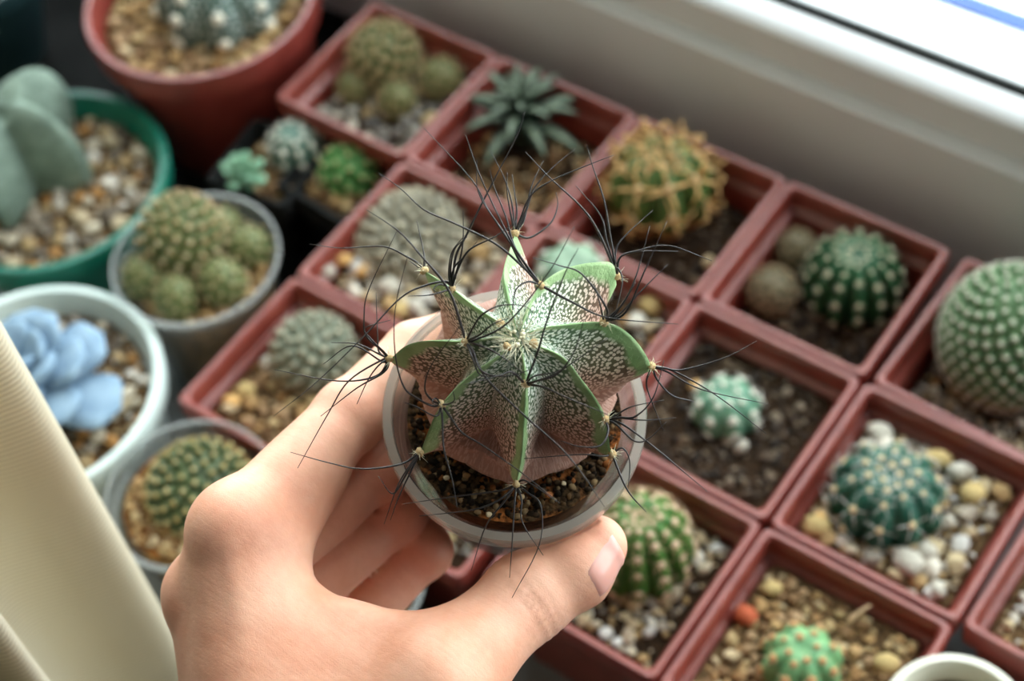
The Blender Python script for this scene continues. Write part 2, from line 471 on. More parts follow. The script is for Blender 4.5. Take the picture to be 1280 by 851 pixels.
def cactus_mat(name, c1, c2, top=None, base=None, zb=(0.0, 0.01), scale=220, sss=.08, rough=.5, fleck=None):
    """green body; corky colour towards the old base of the plant"""
    m, N, L, b = nodes(name)
    tc = N.new('ShaderNodeTexCoord')
    n = N.new('ShaderNodeTexNoise'); n.inputs['Scale'].default_value = scale
    L.new(tc.outputs['Object'], n.inputs['Vector'])
    r = ramp(N, [(.3, c1), (.7, c2)]); L.new(n.outputs['Fac'], r.inputs[0])
    col = r.outputs[0]
    if fleck is not None:
        vo = N.new('ShaderNodeTexVoronoi'); vo.inputs['Scale'].default_value = fleck[1]
        L.new(tc.outputs['Object'], vo.inputs['Vector'])
        fr_ = ramp(N, [(fleck[2], (1, 1, 1, 1)), (fleck[2] + .08, (0, 0, 0, 1))]); L.new(vo.outputs['Distance'], fr_.inputs[0])
        mx = N.new('ShaderNodeMix'); mx.data_type = 'RGBA'
        L.new(fr_.outputs[0], mx.inputs[0]); L.new(col, mx.inputs[6]); mx.inputs[7].default_value = fleck[0]
        col = mx.outputs[2]
    if base is not None:
        sx = N.new('ShaderNodeSeparateXYZ'); L.new(tc.outputs['Object'], sx.inputs[0])
        ad = N.new('ShaderNodeMath'); ad.operation = 'MULTIPLY_ADD'; ad.inputs[1].default_value = .006; 
        L.new(n.outputs['Fac'], ad.inputs[0]); L.new(sx.outputs[2], ad.inputs[2])
        mr = N.new('ShaderNodeMapRange'); mr.inputs[1].default_value = zb[0] + .003; mr.inputs[2].default_value = zb[1] + .003
        L.new(ad.outputs[0], mr.inputs[0])
        mx = N.new('ShaderNodeMix'); mx.data_type = 'RGBA'
        L.new(mr.outputs[0], mx.inputs[0]); mx.inputs[6].default_value = base; L.new(col, mx.inputs[7])
        col = mx.outputs[2]
    L.new(col, b.inputs['Base Color'])
    b.inputs['Roughness'].default_value = rough
    b.inputs['Specular IOR Level'].default_value = .4
    return m
felt_w = noise_mat('white_felt', srgb(226, 220, 200), srgb(240, 236, 222), 900, .95, spec=.1)
felt_t = noise_mat('tan_felt', srgb(212, 184, 138), srgb(232, 208, 166), 900, .95, spec=.1)
spine_w = noise_mat('white_spine', srgb(222, 214, 204), srgb(238, 232, 226), 400, .6)
spine_t = noise_mat('tan_spine', srgb(186, 152, 110), srgb(214, 184, 146), 400, .6)
spine_o = noise_mat('orange_spine', srgb(194, 146, 86), srgb(212, 172, 114), 400, .6)

# --- black tray below the pots of the far end
tr = MB()
tx0, tx1, ty0, ty1 = -.42, .060, -.135, .024
tr.box((tx0, ty0, .0005), (tx1, ty1, .003))
for a, b in (((tx0, ty0, .003), (tx0+.003, ty1, .012)), ((tx1-.003, ty0, .003), (tx1, ty1, .0075)), ((tx0, ty0, .003), (tx1, ty0+.003, .0075)), ((tx0, ty1-.003, .003), (tx1, ty1, .012))):
    tr.box(a, b)

PITCH = 0.065
RIM = 0.060
SQ_ME = [square_pot_mesh('pot', .0323, RIM, M['terracotta'])]
def square_pot(i, j, label, name='potted_cactus', dx=0.0, dy=0.0, rz=0.0, dz=0.0):
    """cell i along the window, j rows away from it"""
    t = thing(name, label, 'plant' if 'cactus' not in name else 'cactus', ((i+.5)*PITCH + dx, -(j+.5)*PITCH + dy, .0006 + dz), rz, 'square terracotta pots in rows on the sill')
    link('pot', SQ_ME[0], t)
    return t
LIFT = 0.0
def loc_in(t, u, v, z):
    """local position in thing t of the photographed spot (u, v) at height z"""
    z = z + LIFT
    P = at(u, v, z); c, s = math.cos(-t.rotation_euler.z), math.sin(-t.rotation_euler.z)
    x, y = P[0] - t.location.x, P[1] - t.location.y
    return np.array([c*x - s*y, s*x + c*y, z - t.location.z])
HB = .0245   # half width of the gravel bed in a square pot

# A: cluster of round cacti
t = square_pot(0, 0, 'square terracotta pot with a clump of five round olive-brown cacti')
cmA = cactus_mat('olive_cactus', srgb(92, 96, 58), srgb(112, 116, 70))
zs = .044
av = []
for (u, v, r, n, sd) in ((500, 50, .0135, 90, 1), (441, 54, .0068, 40, 2), (444, 108, .0072, 42, 3), (497, 124, .0078, 46, 4), (552, 98, .0085, 50, 5)):
    q = loc_in(t, u, v, zs + r * .7)
    q[:2] = np.clip(q[:2], -(.0265 - r), .0265 - r)
    tuberculate(t, (q[0], q[1], zs - .002), r, r * 1.05, n, cmA, spine_t, tub=.15, nsp=7, ls=.2, seed=sd, low=-45, feltr=.4)
    av.append((q[0], q[1], r * .8))
bed(t, HB, zs, 'grey', M['soil'], av, 34, 200, (.0024, .0045), seed=11)

# B: dark rosette with pale-edged leaves
t = square_pot(1, 0, 'square terracotta pot with a dark green spiky rosette of pale-streaked leaves', 'potted_succulent')
mB = noise_mat('dark_leaf', srgb(18, 33, 25), srgb(32, 50, 38), 300, .5)
mBw = noise_mat('pale_leaf_keel', srgb(92, 108, 90), srgb(122, 134, 112), 300, .6)
def spike_leaf(name, L, wd, th, m1, m2):
    mb = MB(); n = 8
    loops = []
    for k in range(n + 1):
        s = k / n; w = wd * (math.sin(math.pi * min(1, .25 + .75*s)) ** .7) * (1 - .15*s); hgt = th*(1 - s*.8)
        x = L*s; z = L*.42*math.sin(s*1.9) - L*.25*s*s
        w = max(w, .0001)
        loops.append([(x, -w, z), (x, -w*.4, z + hgt*.35), (x, 0, z + hgt*.5), (x, w*.4, z + hgt*.35), (x, w, z), (x, 0, z - hgt*.5)])
    mb.loops(loops)
    me = mb.mesh(name, [m1, m2], True, None)
    for p in me.polygons:
        if p.index < n*6 and p.index % 6 in (1, 2): p.material_index = 1
    return me
lf = spike_leaf('leaf', .0225, .0027, .0034, mB, mBw)
q = loc_in(t, 652, 158, .052)
ros = link('rosette_stem', MB().loops([circ(.004, 0, 16), circ(.0045, .008, 16), circ(.003, .015, 16)]).mesh('rosette_stem', mB), t, (q[0]-.001, q[1]+.001, zs - .003))
for k in range(26):
    o = link('leaf', lf, ros, (0, 0, .008 + .0003*k))
    s = 1.3 - .022*k
    o.rotation_euler = (0, math.radians(10 - k*3.0), k*2.39996); o.scale = (s, s*1.25, s)
bed(t, HB, zs - .004, 'tan', M['soil'], [(q[0], q[1], .008)], 30, 220, seed=12)

# C: ribbed cactus with orange curved spines
t = square_pot(2, 0, 'square terracotta pot with a globe cactus covered in thick curved orange spines')
cmC = cactus_mat('green_tan_cactus', srgb(52, 84, 38), srgb(84, 112, 52), base=srgb(176, 138, 84), zb=(.008, .014))
felt_d = noise_mat('dull_felt', srgb(188, 186, 154), srgb(206, 202, 172), 900, .95, spec=.1)
spine_d = noise_mat('dull_spine', srgb(184, 176, 150), srgb(200, 194, 170), 400, .6)
arC = areole_mesh('areole', felt_t, spine_o, .0020, 4, .0105, .3, .0008, 1, .9)
q = loc_in(t, 826, 232, .055)
ribbed(t, (q[0], q[1], zs - .006), .0200, .0185, 8, .26, cmC, arC, (10, 48, 76), p=.6, seed=3)
bed(t, HB, zs - .004, 'dark', M['soil'], [(q[0], q[1], .014)], 20, 240, seed=13, extra=[(.020, -.004, .003, M['peb_tan'], 2)])

# D: green barrel with two small brown cacti
t = square_pot(3, 0, 'square terracotta pot with a green ribbed globe cactus and two small greyish ball cacti')
cmD = cactus_mat('bright_green_cactus', srgb(20, 66, 40), srgb(38, 92, 54), base=srgb(104, 92, 52), zb=(.004, .010))
arD = areole_mesh('areole', felt_d, spine_d, .00100, 6, .0026, .6, .00022)
q = loc_in(t, 1066, 345, .050)
ribbed(t, (q[0], q[1], zs - .012), .0178, .0175, 13, .30, cmD, arD, (-5, 22, 45, 64, 78), p=.8, seed=4, dimple=.12)
av = [(q[0], q[1], .014)]
cmG = cactus_mat('grey_brown_cactus', srgb(96, 88, 66), srgb(120, 112, 86))
for (u, v, r, sd) in ((966, 352, .0082, 21), (977, 288, .0068, 22)):
    q2 = loc_in(t, u, v, .052)
    q2[0] = max(q2[0], -.0265 + r)
    tuberculate(t, (q2[0], q2[1], zs - .004), r, r*1.05, 70, cmG, spine_t, tub=.13, nsp=8, ls=.16, seed=sd, low=-45, feltr=.35)
    av.append((q2[0], q2[1], r*.8))
bed(t, HB, zs - .006, 'dark', M['soil'], av, 26, 230, seed=14)

# E: large ball with white dots
t = square_pot(4, 0, 'square terracotta pot with a large pale green ball cactus dotted with white spine tufts', dx=.0035, dy=-.001, rz=math.radians(-2))
cmE = cactus_mat('mint_cactus', srgb(88, 124, 84), srgb(118, 152, 108), base=srgb(150, 124, 66), zb=(.006, .018))
q = loc_in(t, 1268, 408, .062)
tuberculate(t, (q[0], q[1], zs - .010), .0230, .0260, 330, cmE, felt_w, tub=.080, nsp=6, ls=.075, seed=31, low=-52, feltr=.42, spr=.08)
bed(t, HB, zs - .004, 'mixed', M['soil'], [(q[0], q[1], .015)], 40, 260, seed=15)

# the nearer rows are filled higher
zs, HB, LIFT = .0500, .0260, .005
# F: stone-like grey clump
t = square_pot(1, 1, 'square terracotta pot with a flat grey pebbly clump cactus among white and orange stones')
cmF = cactus_mat('grey_clump', srgb(112, 108, 94), srgb(140, 136, 118))
mFs = random_mat('clump_tufts', [srgb(206, 196, 170), srgb(176, 168, 148), srgb(150, 140, 118)], island=True)
q = loc_in(t, 512, 282, .052)
tuberculate(t, (q[0], q[1], zs - .004), .0185, .0105, 120, cmF, mFs, tub=.15, nsp=6, ls=.10, seed=41, low=-20, feltr=.5)
w_st = noise_mat('white_stone', srgb(190, 182, 166), srgb(220, 214, 200), 500, .85, .5, 900)
o_st = noise_mat('orange_stone', srgb(208, 158, 92), srgb(226, 186, 124), 300, .8)
y_st = noise_mat('yellow_stone', srgb(186, 156, 96), srgb(212, 188, 134), 500, .85, .5, 900)
r_st = noise_mat('red_stone', srgb(150, 66, 36), srgb(176, 84, 48), 300, .8)
ex = []
for (u, v, r, mt, k) in ((430, 325, .0042, o_st, 1), (452, 338, .0036, o_st, 3), (408, 340, .0036, w_st, 5), (468, 330, .0042, w_st, 2), (486, 358, .0044, w_st, 4), (520, 385, .0044, w_st, 6), (500, 388, .004, y_st, 0)):
    p = loc_in(t, u, v, .046); ex.append((p[0], p[1], r, mt, k))
bed(t, HB, zs - .002, 'pale', M['soil'], [(q[0], q[1], .0165)], 30, 220, (.0026, .0042), seed=16, extra=ex)

# G: mostly behind the held plant
t = square_pot(2, 1, 'square terracotta pot with a yellow stone, mostly hidden behind the held star cactus')
cmGg = cactus_mat('pale_green_cactus', srgb(112, 140, 118), srgb(140, 164, 138))
arG = areole_mesh('areole', felt_w, spine_w, .0011, 6, .003, .5, .0002)
q = loc_in(t, 715, 345, .050)
ribbed(t, (q[0], q[1], zs - .008), .0150, .0120, 8, .18, cmGg, arG, (10, 45), seed=5)
ex = []
for (u, v, r, mt, k) in ((816, 378, .0050, y_st, 1), (795, 398, .0042, w_st, 3)):
    p = loc_in(t, u, v, .050); ex.append((p[0], p[1], r, mt, k))
bed(t, HB, zs, 'mixed', M['soil'], [(q[0], q[1], .011)], 40, 220, seed=17, extra=ex)

# H: small pale cactus on dark soil
t = square_pot(3, 1, 'square terracotta pot with a small blue-green button cactus on dark soil')
cmH = cactus_mat('blue_green_cactus', srgb(76, 122, 98), srgb(104, 146, 118), base=srgb(120, 128, 72), zb=(.001, .006))
arH = areole_mesh('areole', felt_w, spine_w, .00125, 6, .0032, .4, .0002)
q = loc_in(t, 908, 505, .050)
ribbed(t, (q[0], q[1], zs - .007), .0118, .0100, 8, .14, cmH, arH, (5, 38, 68), p=.8, seed=6)
bed(t, HB, zs - .001, 'dark', M['soil'], [(q[0], q[1], .008)], 40, 380, (.0014, .0024), (.0006, .0014), seed=18,
    extra=[(q[0] + .012, q[1] - .010, .0026, w_st, 2), (q[0] - .014, q[1] + .003, .0024, o_st, 4)])

# I: dark green cactus with white radial spines
t = square_pot(4, 1, 'square terracotta pot with a blue-green cactus with white star spines on pale stones', dx=.0008)
cmI = cactus_mat('deep_green_cactus', srgb(20, 70, 56), srgb(40, 98, 78), base=srgb(92, 104, 48), zb=(.006, .012))
arI = areole_mesh('areole', felt_t, spine_w, .0013, 5, .0064, .22, .00018)
q = loc_in(t, 1110, 610, .054)
ribbed(t, (q[0], q[1], zs - .012), .0190, .0165, 10, .22, cmI, arI, (2, 33, 60, 77), p=.8, seed=7)
ex = []
for (u, v, r, mt, k) in ((1135, 705, .0058, w_st, 1), (1160, 692, .0042, w_st, 4), (1168, 745, .0036, w_st, 2), (1085, 515, .0046, w_st, 3), (1050, 550, .0046, w_st, 6),
                         (1215, 620, .0050, y_st, 0), (1200, 585, .0042, w_st, 5), (1018, 660, .0046, y_st, 7), (1000, 635, .0032, o_st, 1), (1180, 560, .0048, y_st, 2)):
    p = loc_in(t, u, v, .047); ex.append((float(np.clip(p[0], -.021, .021)), float(np.clip(p[1], -.021, .021)), r, mt, k))
bed(t, HB, zs, 'pale', M['soil_tan'], [(q[0], q[1], .0155)], 46, 240, (.0024, .0042), seed=19, extra=ex)

# J: corner pot of gravel at the frame edge
t = square_pot(5, 1, 'square terracotta pot of pale gravel beyond the blue-green star-spined cactus, a dark gap between', dx=.0022, dy=-.0005, rz=math.radians(-1.5))
cmJ = cactus_mat('soft_green_cactus', srgb(70, 108, 70), srgb(96, 132, 88))
ribbed(t, (.012, .006, zs - .008), .0110, .0105, 9, .2, cmJ, arH, (5, 38, 66), seed=8)
bed(t, HB, zs - .003, 'pale', M['soil_tan'], [(.012, .006, .0085)], 60, 280, seed=20)

# K: grey weathered cactus
t = square_pot(1, 2, 'square terracotta pot with a grey weathered cactus, partly covered by the index finger')
cmK = cactus_mat('weathered_cactus', srgb(108, 116, 100), srgb(138, 142, 122), base=srgb(122, 98, 62), zb=(.006, .014))
q = loc_in(t, 392, 440, .050)
tuberculate(t, (q[0], q[1], zs - .008), .0140, .0150, 110, cmK, mFs, tub=.14, nsp=6, ls=.12, seed=51, low=-40, feltr=.45)
ex = []
for (u, v, r, mt, k) in ((375, 398, .0040, y_st, 1), (415, 408, .0042, y_st, 3), (335, 455, .0036, w_st, 5), (288, 500, .0034, o_st, 2), (306, 488, .0040, y_st, 4)):
    p = loc_in(t, u, v, .046); ex.append((float(np.clip(p[0], -.021, .021)), float(np.clip(p[1], -.021, .021)), r, mt, k))
bed(t, HB, zs - .002, 'tan', M['soil_tan'], [(q[0], q[1], .011)], 40, 240, (.0022, .0038), seed=21, extra=ex)

# L: behind the hand
t = square_pot(2, 2, 'square terracotta pot with grey-green gravel, its corner showing below the held clear pot', dx=-.004, dy=-.004)
q = np.array([.004, .006])
ribbed(t, (.004, .006, zs - .008), .0120, .0115, 10, .2, cmJ, arH, (5, 38, 66), seed=9)
bed(t, HB, zs - .002, 'grey', M['soil'], [(.004, .006, .009)], 40, 240, seed=22)

# M: bright green cactus behind the thumb tip
t = square_pot(3, 2, 'square terracotta pot with a tall grass-green ribbed cactus behind the thumb tip')
cmM = cactus_mat('grass_green_cactus', srgb(40, 92, 28), srgb(68, 120, 42), base=srgb(150, 112, 62), zb=(.006, .015))
arM = areole_mesh('areole', noise_mat('pink_tan_felt', srgb(206, 172, 146), srgb(226, 196, 170), 900, .95), spine_t, .0012, 6, .0040, .35, .0002)
q = loc_in(t, 800, 656, .066)
ribbed(t, (q[0], q[1], zs - .012), .0168, .0225, 12, .24, cmM, arM, (-8, 12, 32, 50, 66, 80), p=.75, seed=10, low=-48)
bed(t, HB, zs - .002, 'pale', M['soil'], [(q[0], q[1], .0135)], 50, 260, seed=23)

# N: small light green cactus on tan gravel
t = square_pot(4, 2, 'square terracotta pot with a brown-tufted light green cactus, red stone and twig', dx=.0004)
cmN = cactus_mat('light_green_cactus', srgb(86, 140, 92), srgb(120, 166, 112), base=srgb(138, 120, 72), zb=(.001, .006))
arN = areole_mesh('areole', noise_mat('brown_felt', srgb(170, 128, 84), srgb(196, 152, 104), 900, .95), spine_t, .0015, 5, .0034, .4, .0002)
q = loc_in(t, 1003, 822, .052)
ribbed(t, (q[0], q[1], zs - .008), .0128, .0115, 8, .2, cmN, arN, (8, 42, 70), p=.8, seed=11)
ex = []
for (u, v, r, mt, k) in ((932, 772, .0044, r_st, 1), (1108, 833, .0042, y_st, 3), (965, 738, .0034, y_st, 2)):
    p = loc_in(t, u, v, .047); ex.append((p[0], p[1], r, mt, k))
bed(t, HB, zs, 'tan', M['soil_tan'], [(q[0], q[1], .010)], 80, 380, (.0014, .0026), seed=24, extra=ex)
a, b = loc_in(t, 1060, 778, .050), loc_in(t, 1088, 756, .054)
link('twig', MB().tube([a, (a + b)/2 + np.array([0, 0, .001]), b], [.0007, .0006, .0004], 5).mesh('twig', spine_t), t)

LIFT = 0.0
# ------------------------------------------------------------------ round pots and cups at the far end
tag(link('plant_tray', tr.mesh('plant_tray', M['black_pot'], False)), 'flat black plastic tray under the round pots at the end of the sill', 'tray')
TZ = .0031                                                          # tray floor

def pot_profile(r, h, lip=.006, lh=.010, wall=.003, base=.72):
    return [(r*base, 0), (r - lip, h - lh - .0015), (r - .001, h - lh), (r, h - .002), (r - .0008, h), (r - wall, h),
            (r - wall - .001, h - .002), (r - lip - .002, h - lh), (r*base - .004, .004)]

# round terracotta pot, top left
zr = .074
P = at(250, -4, zr)
t = thing('potted_cactus', 'round brick-red pot with a white-flecked dark cactus on tan gravel', 'cactus', (P[0], P[1], TZ))
link('pot', round_pot_mesh('pot', pot_profile(.0485, zr - TZ, .005, .012), M['terracotta_dark']), t)
cmT = cactus_mat('flecked_grey_cactus', srgb(64, 84, 76), srgb(92, 112, 104), fleck=(srgb(206, 216, 214), 420, .25))
arT = areole_mesh('areole', felt_w, spine_w, .0026, 5, .003, .5, .0003)
zb = zr - TZ - .010
q = loc_in(t, 262, 0, zr); 
ribbed(t, (q[0] - .001, q[1] + .006, zb - .010), .0265, .0215, 8, .16, cmT, arT, (0, 28, 55, 75), p=.9, seed=61, low=-40)
bed(t, .0425, zb, 'tan', M['soil_tan'], [(q[0], q[1] + .006, .021)], 90, 520, (.0022, .0042), rnd=True, seed=31)

# green pot with a bishop's-cap cactus
zr = .052
P = at(58, 222, zr)
t = thing('potted_cactus', 'round green plastic pot with a large grey-green star-ribbed cactus on pebbles', 'cactus', (P[0], P[1], TZ))
link('pot', round_pot_mesh('pot', pot_profile(.0488, zr - TZ, .006, .009, .0035), M['green_pot']), t)
zb = zr - TZ - .0095
cmS = cactus_mat('powdery_star_cactus', srgb(74, 92, 80), srgb(112, 130, 116), scale=120, fleck=(srgb(150, 166, 154), 1500, .32), rough=.8)
def star_cactus(parent, loc, R, Hh, phases, mat):
    nr = len(phases); na = nr * 12; L = []
    for i in range(20):
        s = i / 19; a = math.radians(-38 + 126*s)
        loop = []
        for k in range(na):
            f = k / 12; j = int(f); fr_ = f - j
            a0_, a1_ = phases[j], phases[(j+1) % nr] + (2*math.pi if j + 1 == nr else 0)
            th = a0_ + (a1_ - a0_)*fr_
            c = abs(2*fr_ - 1) ** 1.25
            ca = max(.02, math.cos(a)) ** .7
            r = R*ca*(1 - .56*(1 - c)*min(1, ca*1.3))
            z = Hh*math.sin(a) - Hh*.16*(1 - c)*math.sin(max(0, a)) - Hh*.12*math.exp(-((math.pi/2 - a)/.25)**2)
            loop.append((r*math.cos(th), r*math.sin(th), z + Hh*.62))
        L.append(loop)
    body = link('cactus', MB().loops(L).mesh('cactus', mat, True, None), parent, loc)
    return body
q = loc_in(t, 6, 172, zr + .012)
sc = star_cactus(t, (q[0], q[1], zb - .002), .0345, .0285, [math.radians(a) for a in (20, 92, 164, 236, 306)], cmS)
bed(t, .0415, zb, 'mixed', M['soil_tan'], [(q[0], q[1], .017)], 110, 520, (.0022, .0044), rnd=True, seed=32)

# white pot with a powder-blue rosette
zr = .060
P = at(40, 487, zr)
t = thing('potted_succulent', 'round whitish pot with a powder-blue fleshy-leaved rosette beside the curtain', 'plant', (P[0], P[1], .0006))
link('pot', round_pot_mesh('pot', pot_profile(.0468, zr, .006, .010, .0035, .78), M['white_pot']), t)
zb = zr - .009
def blue_leaf_mat():
    m = noise_mat('powder_blue_leaf', srgb(96, 122, 146), srgb(142, 166, 186), 90, .75, spec=.2)
    return m
mL = blue_leaf_mat()
def fleshy_leaf(L, wd, th):
    mb = MB(); loops = []
    for k in range(11):
        s = k / 10
        w_ = wd*(.28 + .72*math.sin(min(1, s*1.12)*math.pi*.62))*(1 if s < .8 else math.sqrt(max(0.0, 1 - ((s - .8)/.2)**2)))
        w_ = max(w_, .0002)
        h_ = th*(.5 + .5*math.sin(math.pi*min(.9, s*.8 + .2)))*(1 if s < .85 else max(.08, 1 - ((s - .85)/.15)**2))
        zc = L*.16*s*s
        loops.append([(L*s, w_*math.cos(a), zc + h_*math.sin(a) + .25*abs(w_*math.cos(a))**2/wd) for a in [2*math.pi*i/14 for i in range(14)]])
    mb.loops(loops)
    return mb.mesh('leaf', mL, True, None)
lfB = fleshy_leaf(.031, .0108, .0050)
q = loc_in(t, 30, 470, zr + .010)
st = link('stem', MB().loops([circ(.005, -.012, 16), circ(.005, .006, 16), circ(.002, .012, 16)]).mesh('stem', mL), t, (q[0], q[1], zb + .010))
for k in range(19):
    o = link('leaf', lfB, st, (0, 0, -.002 + .0006*k))
    s = 1.08 - .028*k
    o.rotation_euler = (0, math.radians(8 - k*3.4), k*2.39996 + .35); o.scale = (s, s, s)
bed(t, .0405, zb, 'mixed', M['soil_tan'], [(q[0], q[1], .008)], 110, 460, (.0018, .0034), rnd=True, seed=33)

# clear cups
def ring_mesh(name, prof, m, n=64):
    return MB().loops([circ(a, z, n) for a, z in prof + prof[:1]], False, False).mesh(name, m, True, 50)
def cup_profile(r, h):
    return [(r*.74, 0), (r - .0030, h - .006), (r - .0012, h - .0052), (r - .0002, h - .0025), (r, h - .0006), (r - .0006, h), (r - .0016, h - .0002),
            (r - .0022, h - .0012), (r - .0040, h - .006), (r*.74 - .001, .0012)]
def cup(u, v, r, zr, label, fill, soilm, zb, name='potted_cactus', cat='cactus', base=.0006, group='clear plastic cups used as pots'):
    P = at(u, v, zr)
    t = thing(name, label, cat, (P[0], P[1], base), 0, group)
    h = zr - base
    pr = cup_profile(r, h)
    link('cup', round_pot_mesh('cup', pr, M['clear']), t)
    rimpr = [(r + .0001, h - .0016), (r + .0003, h - .0006), (r + .0001, h + .0003), (r - .0008, h + .0003), (r - .0010, h - .0006), (r - .0004, h - .0016)]
    link('cup_rim', ring_mesh('cup_rim', rimpr, M['clear_rim']), t)
    # the earth seen through the wall
    e = [(r*.74 - .0018, .0016), (r - .0052 - (h - zb)*.12, zb - .0005)]
    link('earth', MB().loops([circ(a, z) for a, z in e]).mesh('earth', M['earth_side'], True, 35), t)
    return t, h, (r - .0046 - (h - zb)*.12)
zr = .064
t, h, br = cup(244, 322, .0312, zr, 'clear plastic cup holding a round cactus ringed by small offsets', 'tan', M['soil_tan'], .052)
cm1 = cactus_mat('offset_cactus', srgb(82, 98, 54), srgb(116, 118, 74))
mS1 = random_mat('offset_tufts', [srgb(206, 178, 140), srgb(226, 206, 172), srgb(190, 154, 112)], island=True)
av = []
for (u, v, r, n, zz, sd) in ((224, 285, .0150, 120, .012, 1), (286, 263, .0072, 46, .004, 2), (309, 303, .0080, 50, .005, 3), (276, 348, .0088, 54, .005, 4), (219, 368, .0082, 50, .004, 5), (178, 343, .0082, 50, .004, 6)):
    q = loc_in(t, u, v, .056 + zz)
    rr = math.hypot(q[0], q[1]); lim = br + .003 - r
    if rr > lim: q[:2] *= lim / rr
    tuberculate(t, (q[0], q[1], .0500 if r < .01 else .0475), r, r*1.15, n, cm1, mS1, tub=.13, nsp=6, ls=.15, seed=sd, low=-50, feltr=.42)
    av.append((q[0], q[1], r*.8))
bed(t, br, .0525, 'tan', M['soil_tan'], av, 20, 200, rnd=True, seed=34)

t, h, br = cup(237, 616, .0288, .061, 'clear plastic cup with a yellow-dotted dark green ball cactus, beside the hand', 'tan', M['soil_orange'], .0555)
cm2 = cactus_mat('dotted_cactus', srgb(56, 72, 42), srgb(78, 92, 54))
mS2 = random_mat('dotted_tufts', [srgb(176, 158, 106), srgb(160, 138, 84), srgb(192, 176, 128)], island=True)
q = loc_in(t, 250, 612, .058)
tuberculate(t, (q[0], q[1], .0480), .0165, .0132, 150, cm2, mS2, tub=.115, nsp=6, ls=.11, seed=7, low=-45, feltr=.5)
bed(t, br, .056, 'tan', M['soil_orange'], [(q[0], q[1], .013)], 24, 300, (.0016, .0026), rnd=True, seed=35)

t, h, br = cup(430, 722, .0262, .058, 'clear plastic cup of pale gravel half hidden under the fingers', 'pale', M['soil_tan'], .047)
ribbed(t, (-.006, .002, .040), .0110, .0105, 9, .2, cmJ, arH, (5, 38, 66), seed=12)
bed(t, br, .0475, 'pale', M['soil_tan'], [(-.006, .002, .009)], 50, 260, (.0018, .0034), rnd=True, seed=36)

# two small black square pots between the cup and the terracotta row
BLK = square_pot_mesh('pot', .0190, .044, M['black_pot'], .003)
def black_pot(u, v, label, rz):
    P = at(u, v, .044)
    t = thing('potted_cactus', label, 'cactus', (P[0], P[1], TZ), rz, 'small black square pots')
    link('pot', BLK, t)
    return t
t = black_pot(338, 208, 'small black square pot with a grey-blue cactus and a pale rosette', math.radians(8))
mR = noise_mat('sage_leaf', srgb(84, 132, 106), srgb(126, 166, 136), 200, .6)
lfR = fleshy_leaf(.0105, .0026, .0018)
lfR.materials.clear(); lfR.materials.append(mR)
q = loc_in(t, 303, 222, .050)
q[:2] = np.clip(q[:2], -.0125, .0125)
st = link('rosette_stem', MB().loops([circ(.002, -.008, 12), circ(.002, .002, 12), circ(.001, .005, 12)]).mesh('rosette_stem', mR), t, (q[0], q[1], .046))
for k in range(22):
    o = link('leaf', lfR, st, (0, 0, .0003*k)); s = 1.05 - .03*k
    o.rotation_euler = (0, math.radians(-4 - k*3.2), k*2.39996); o.scale = (s, s, s)
cmX = cactus_mat('grey_blue_cactus', srgb(66, 96, 84), srgb(98, 126, 112))
arX = areole_mesh('areole', felt_w, spine_w, .0013, 6, .003, .4, .0002)
q2 = loc_in(t, 366, 178, .050)
q2[:2] = np.clip(q2[:2], -.012, .012)
ribbed(t, (q2[0], q2[1], .034), .0108, .0110, 9, .2, cmX, arX, (5, 35, 62), p=.8, seed=13)
bed(t, .0132, .0385, 'tan', M['soil_tan'], [(q2[0], q2[1], .008)], 14, 80, (.0018, .003), seed=37)
t = black_pot(428, 224, 'small black square pot with a knobbly bright green cactus', math.radians(-4))
cmY = cactus_mat('knobbly_green_cactus', srgb(52, 104, 46), srgb(88, 138, 72))
q = loc_in(t, 434, 208, .048)
q[:2] = np.clip(q[:2], -.012, .012)
tuberculate(t, (q[0], q[1], .034), .0105, .0105, 46, cmY, felt_t, tub=.24, nsp=5, ls=.14, seed=14, low=-40, feltr=.22)
bed(t, .0132, .0385, 'tan', M['soil_tan'], [(q[0], q[1], .008)], 14, 80, (.0018, .003), seed=38)

# dark pot whose edge shows in the far corner
P = at(-46, -50, .06)
t = thing('potted_succulent', 'round dark teal pot of pale grit, only its edge in view beside the green pot', 'plant', (P[0], P[1], TZ))
link('pot', round_pot_mesh('pot', pot_profile(.036, .057, .005, .009, .003, .5), M['teal_pot']), t)
st = link('stem', MB().loops([circ(.003, 0, 16), circ(.003, .012, 16), circ(.001, .016, 16)]).mesh('stem', mR), t, (0, 0, .045))
for k in range(16):
    o = link('leaf', lfR, st, (0, 0, .006 + .0003*k)); s = 1.7 - .04*k
    o.rotation_euler = (0, math.radians(-4 - k*3.4), k*2.39996); o.scale = (s, s, s)
bed(t, .029, .047, 'grey', M['soil_tan'], [], 40, 300, rnd=True, seed=39)

# cream pot near the right corner
P = at(1196, 903, .066)
t = thing('potted_cactus', 'small round cream pot whose rim overlaps the terracotta corner', 'cactus', (P[0], P[1], .0006))
link('pot', round_pot_mesh('pot', pot_profile(.0218, .066, .003, .006, .0028, .75), M['cream_pot']), t)
ribbed(t, (0, 0, .048), .0100, .0100, 9, .2, cmJ, arH, (5, 38, 66), seed=15)
bed(t, .0165, .0575, 'pale', M['soil_tan'], [(0, 0, .008)], 16, 90, rnd=True, seed=40)

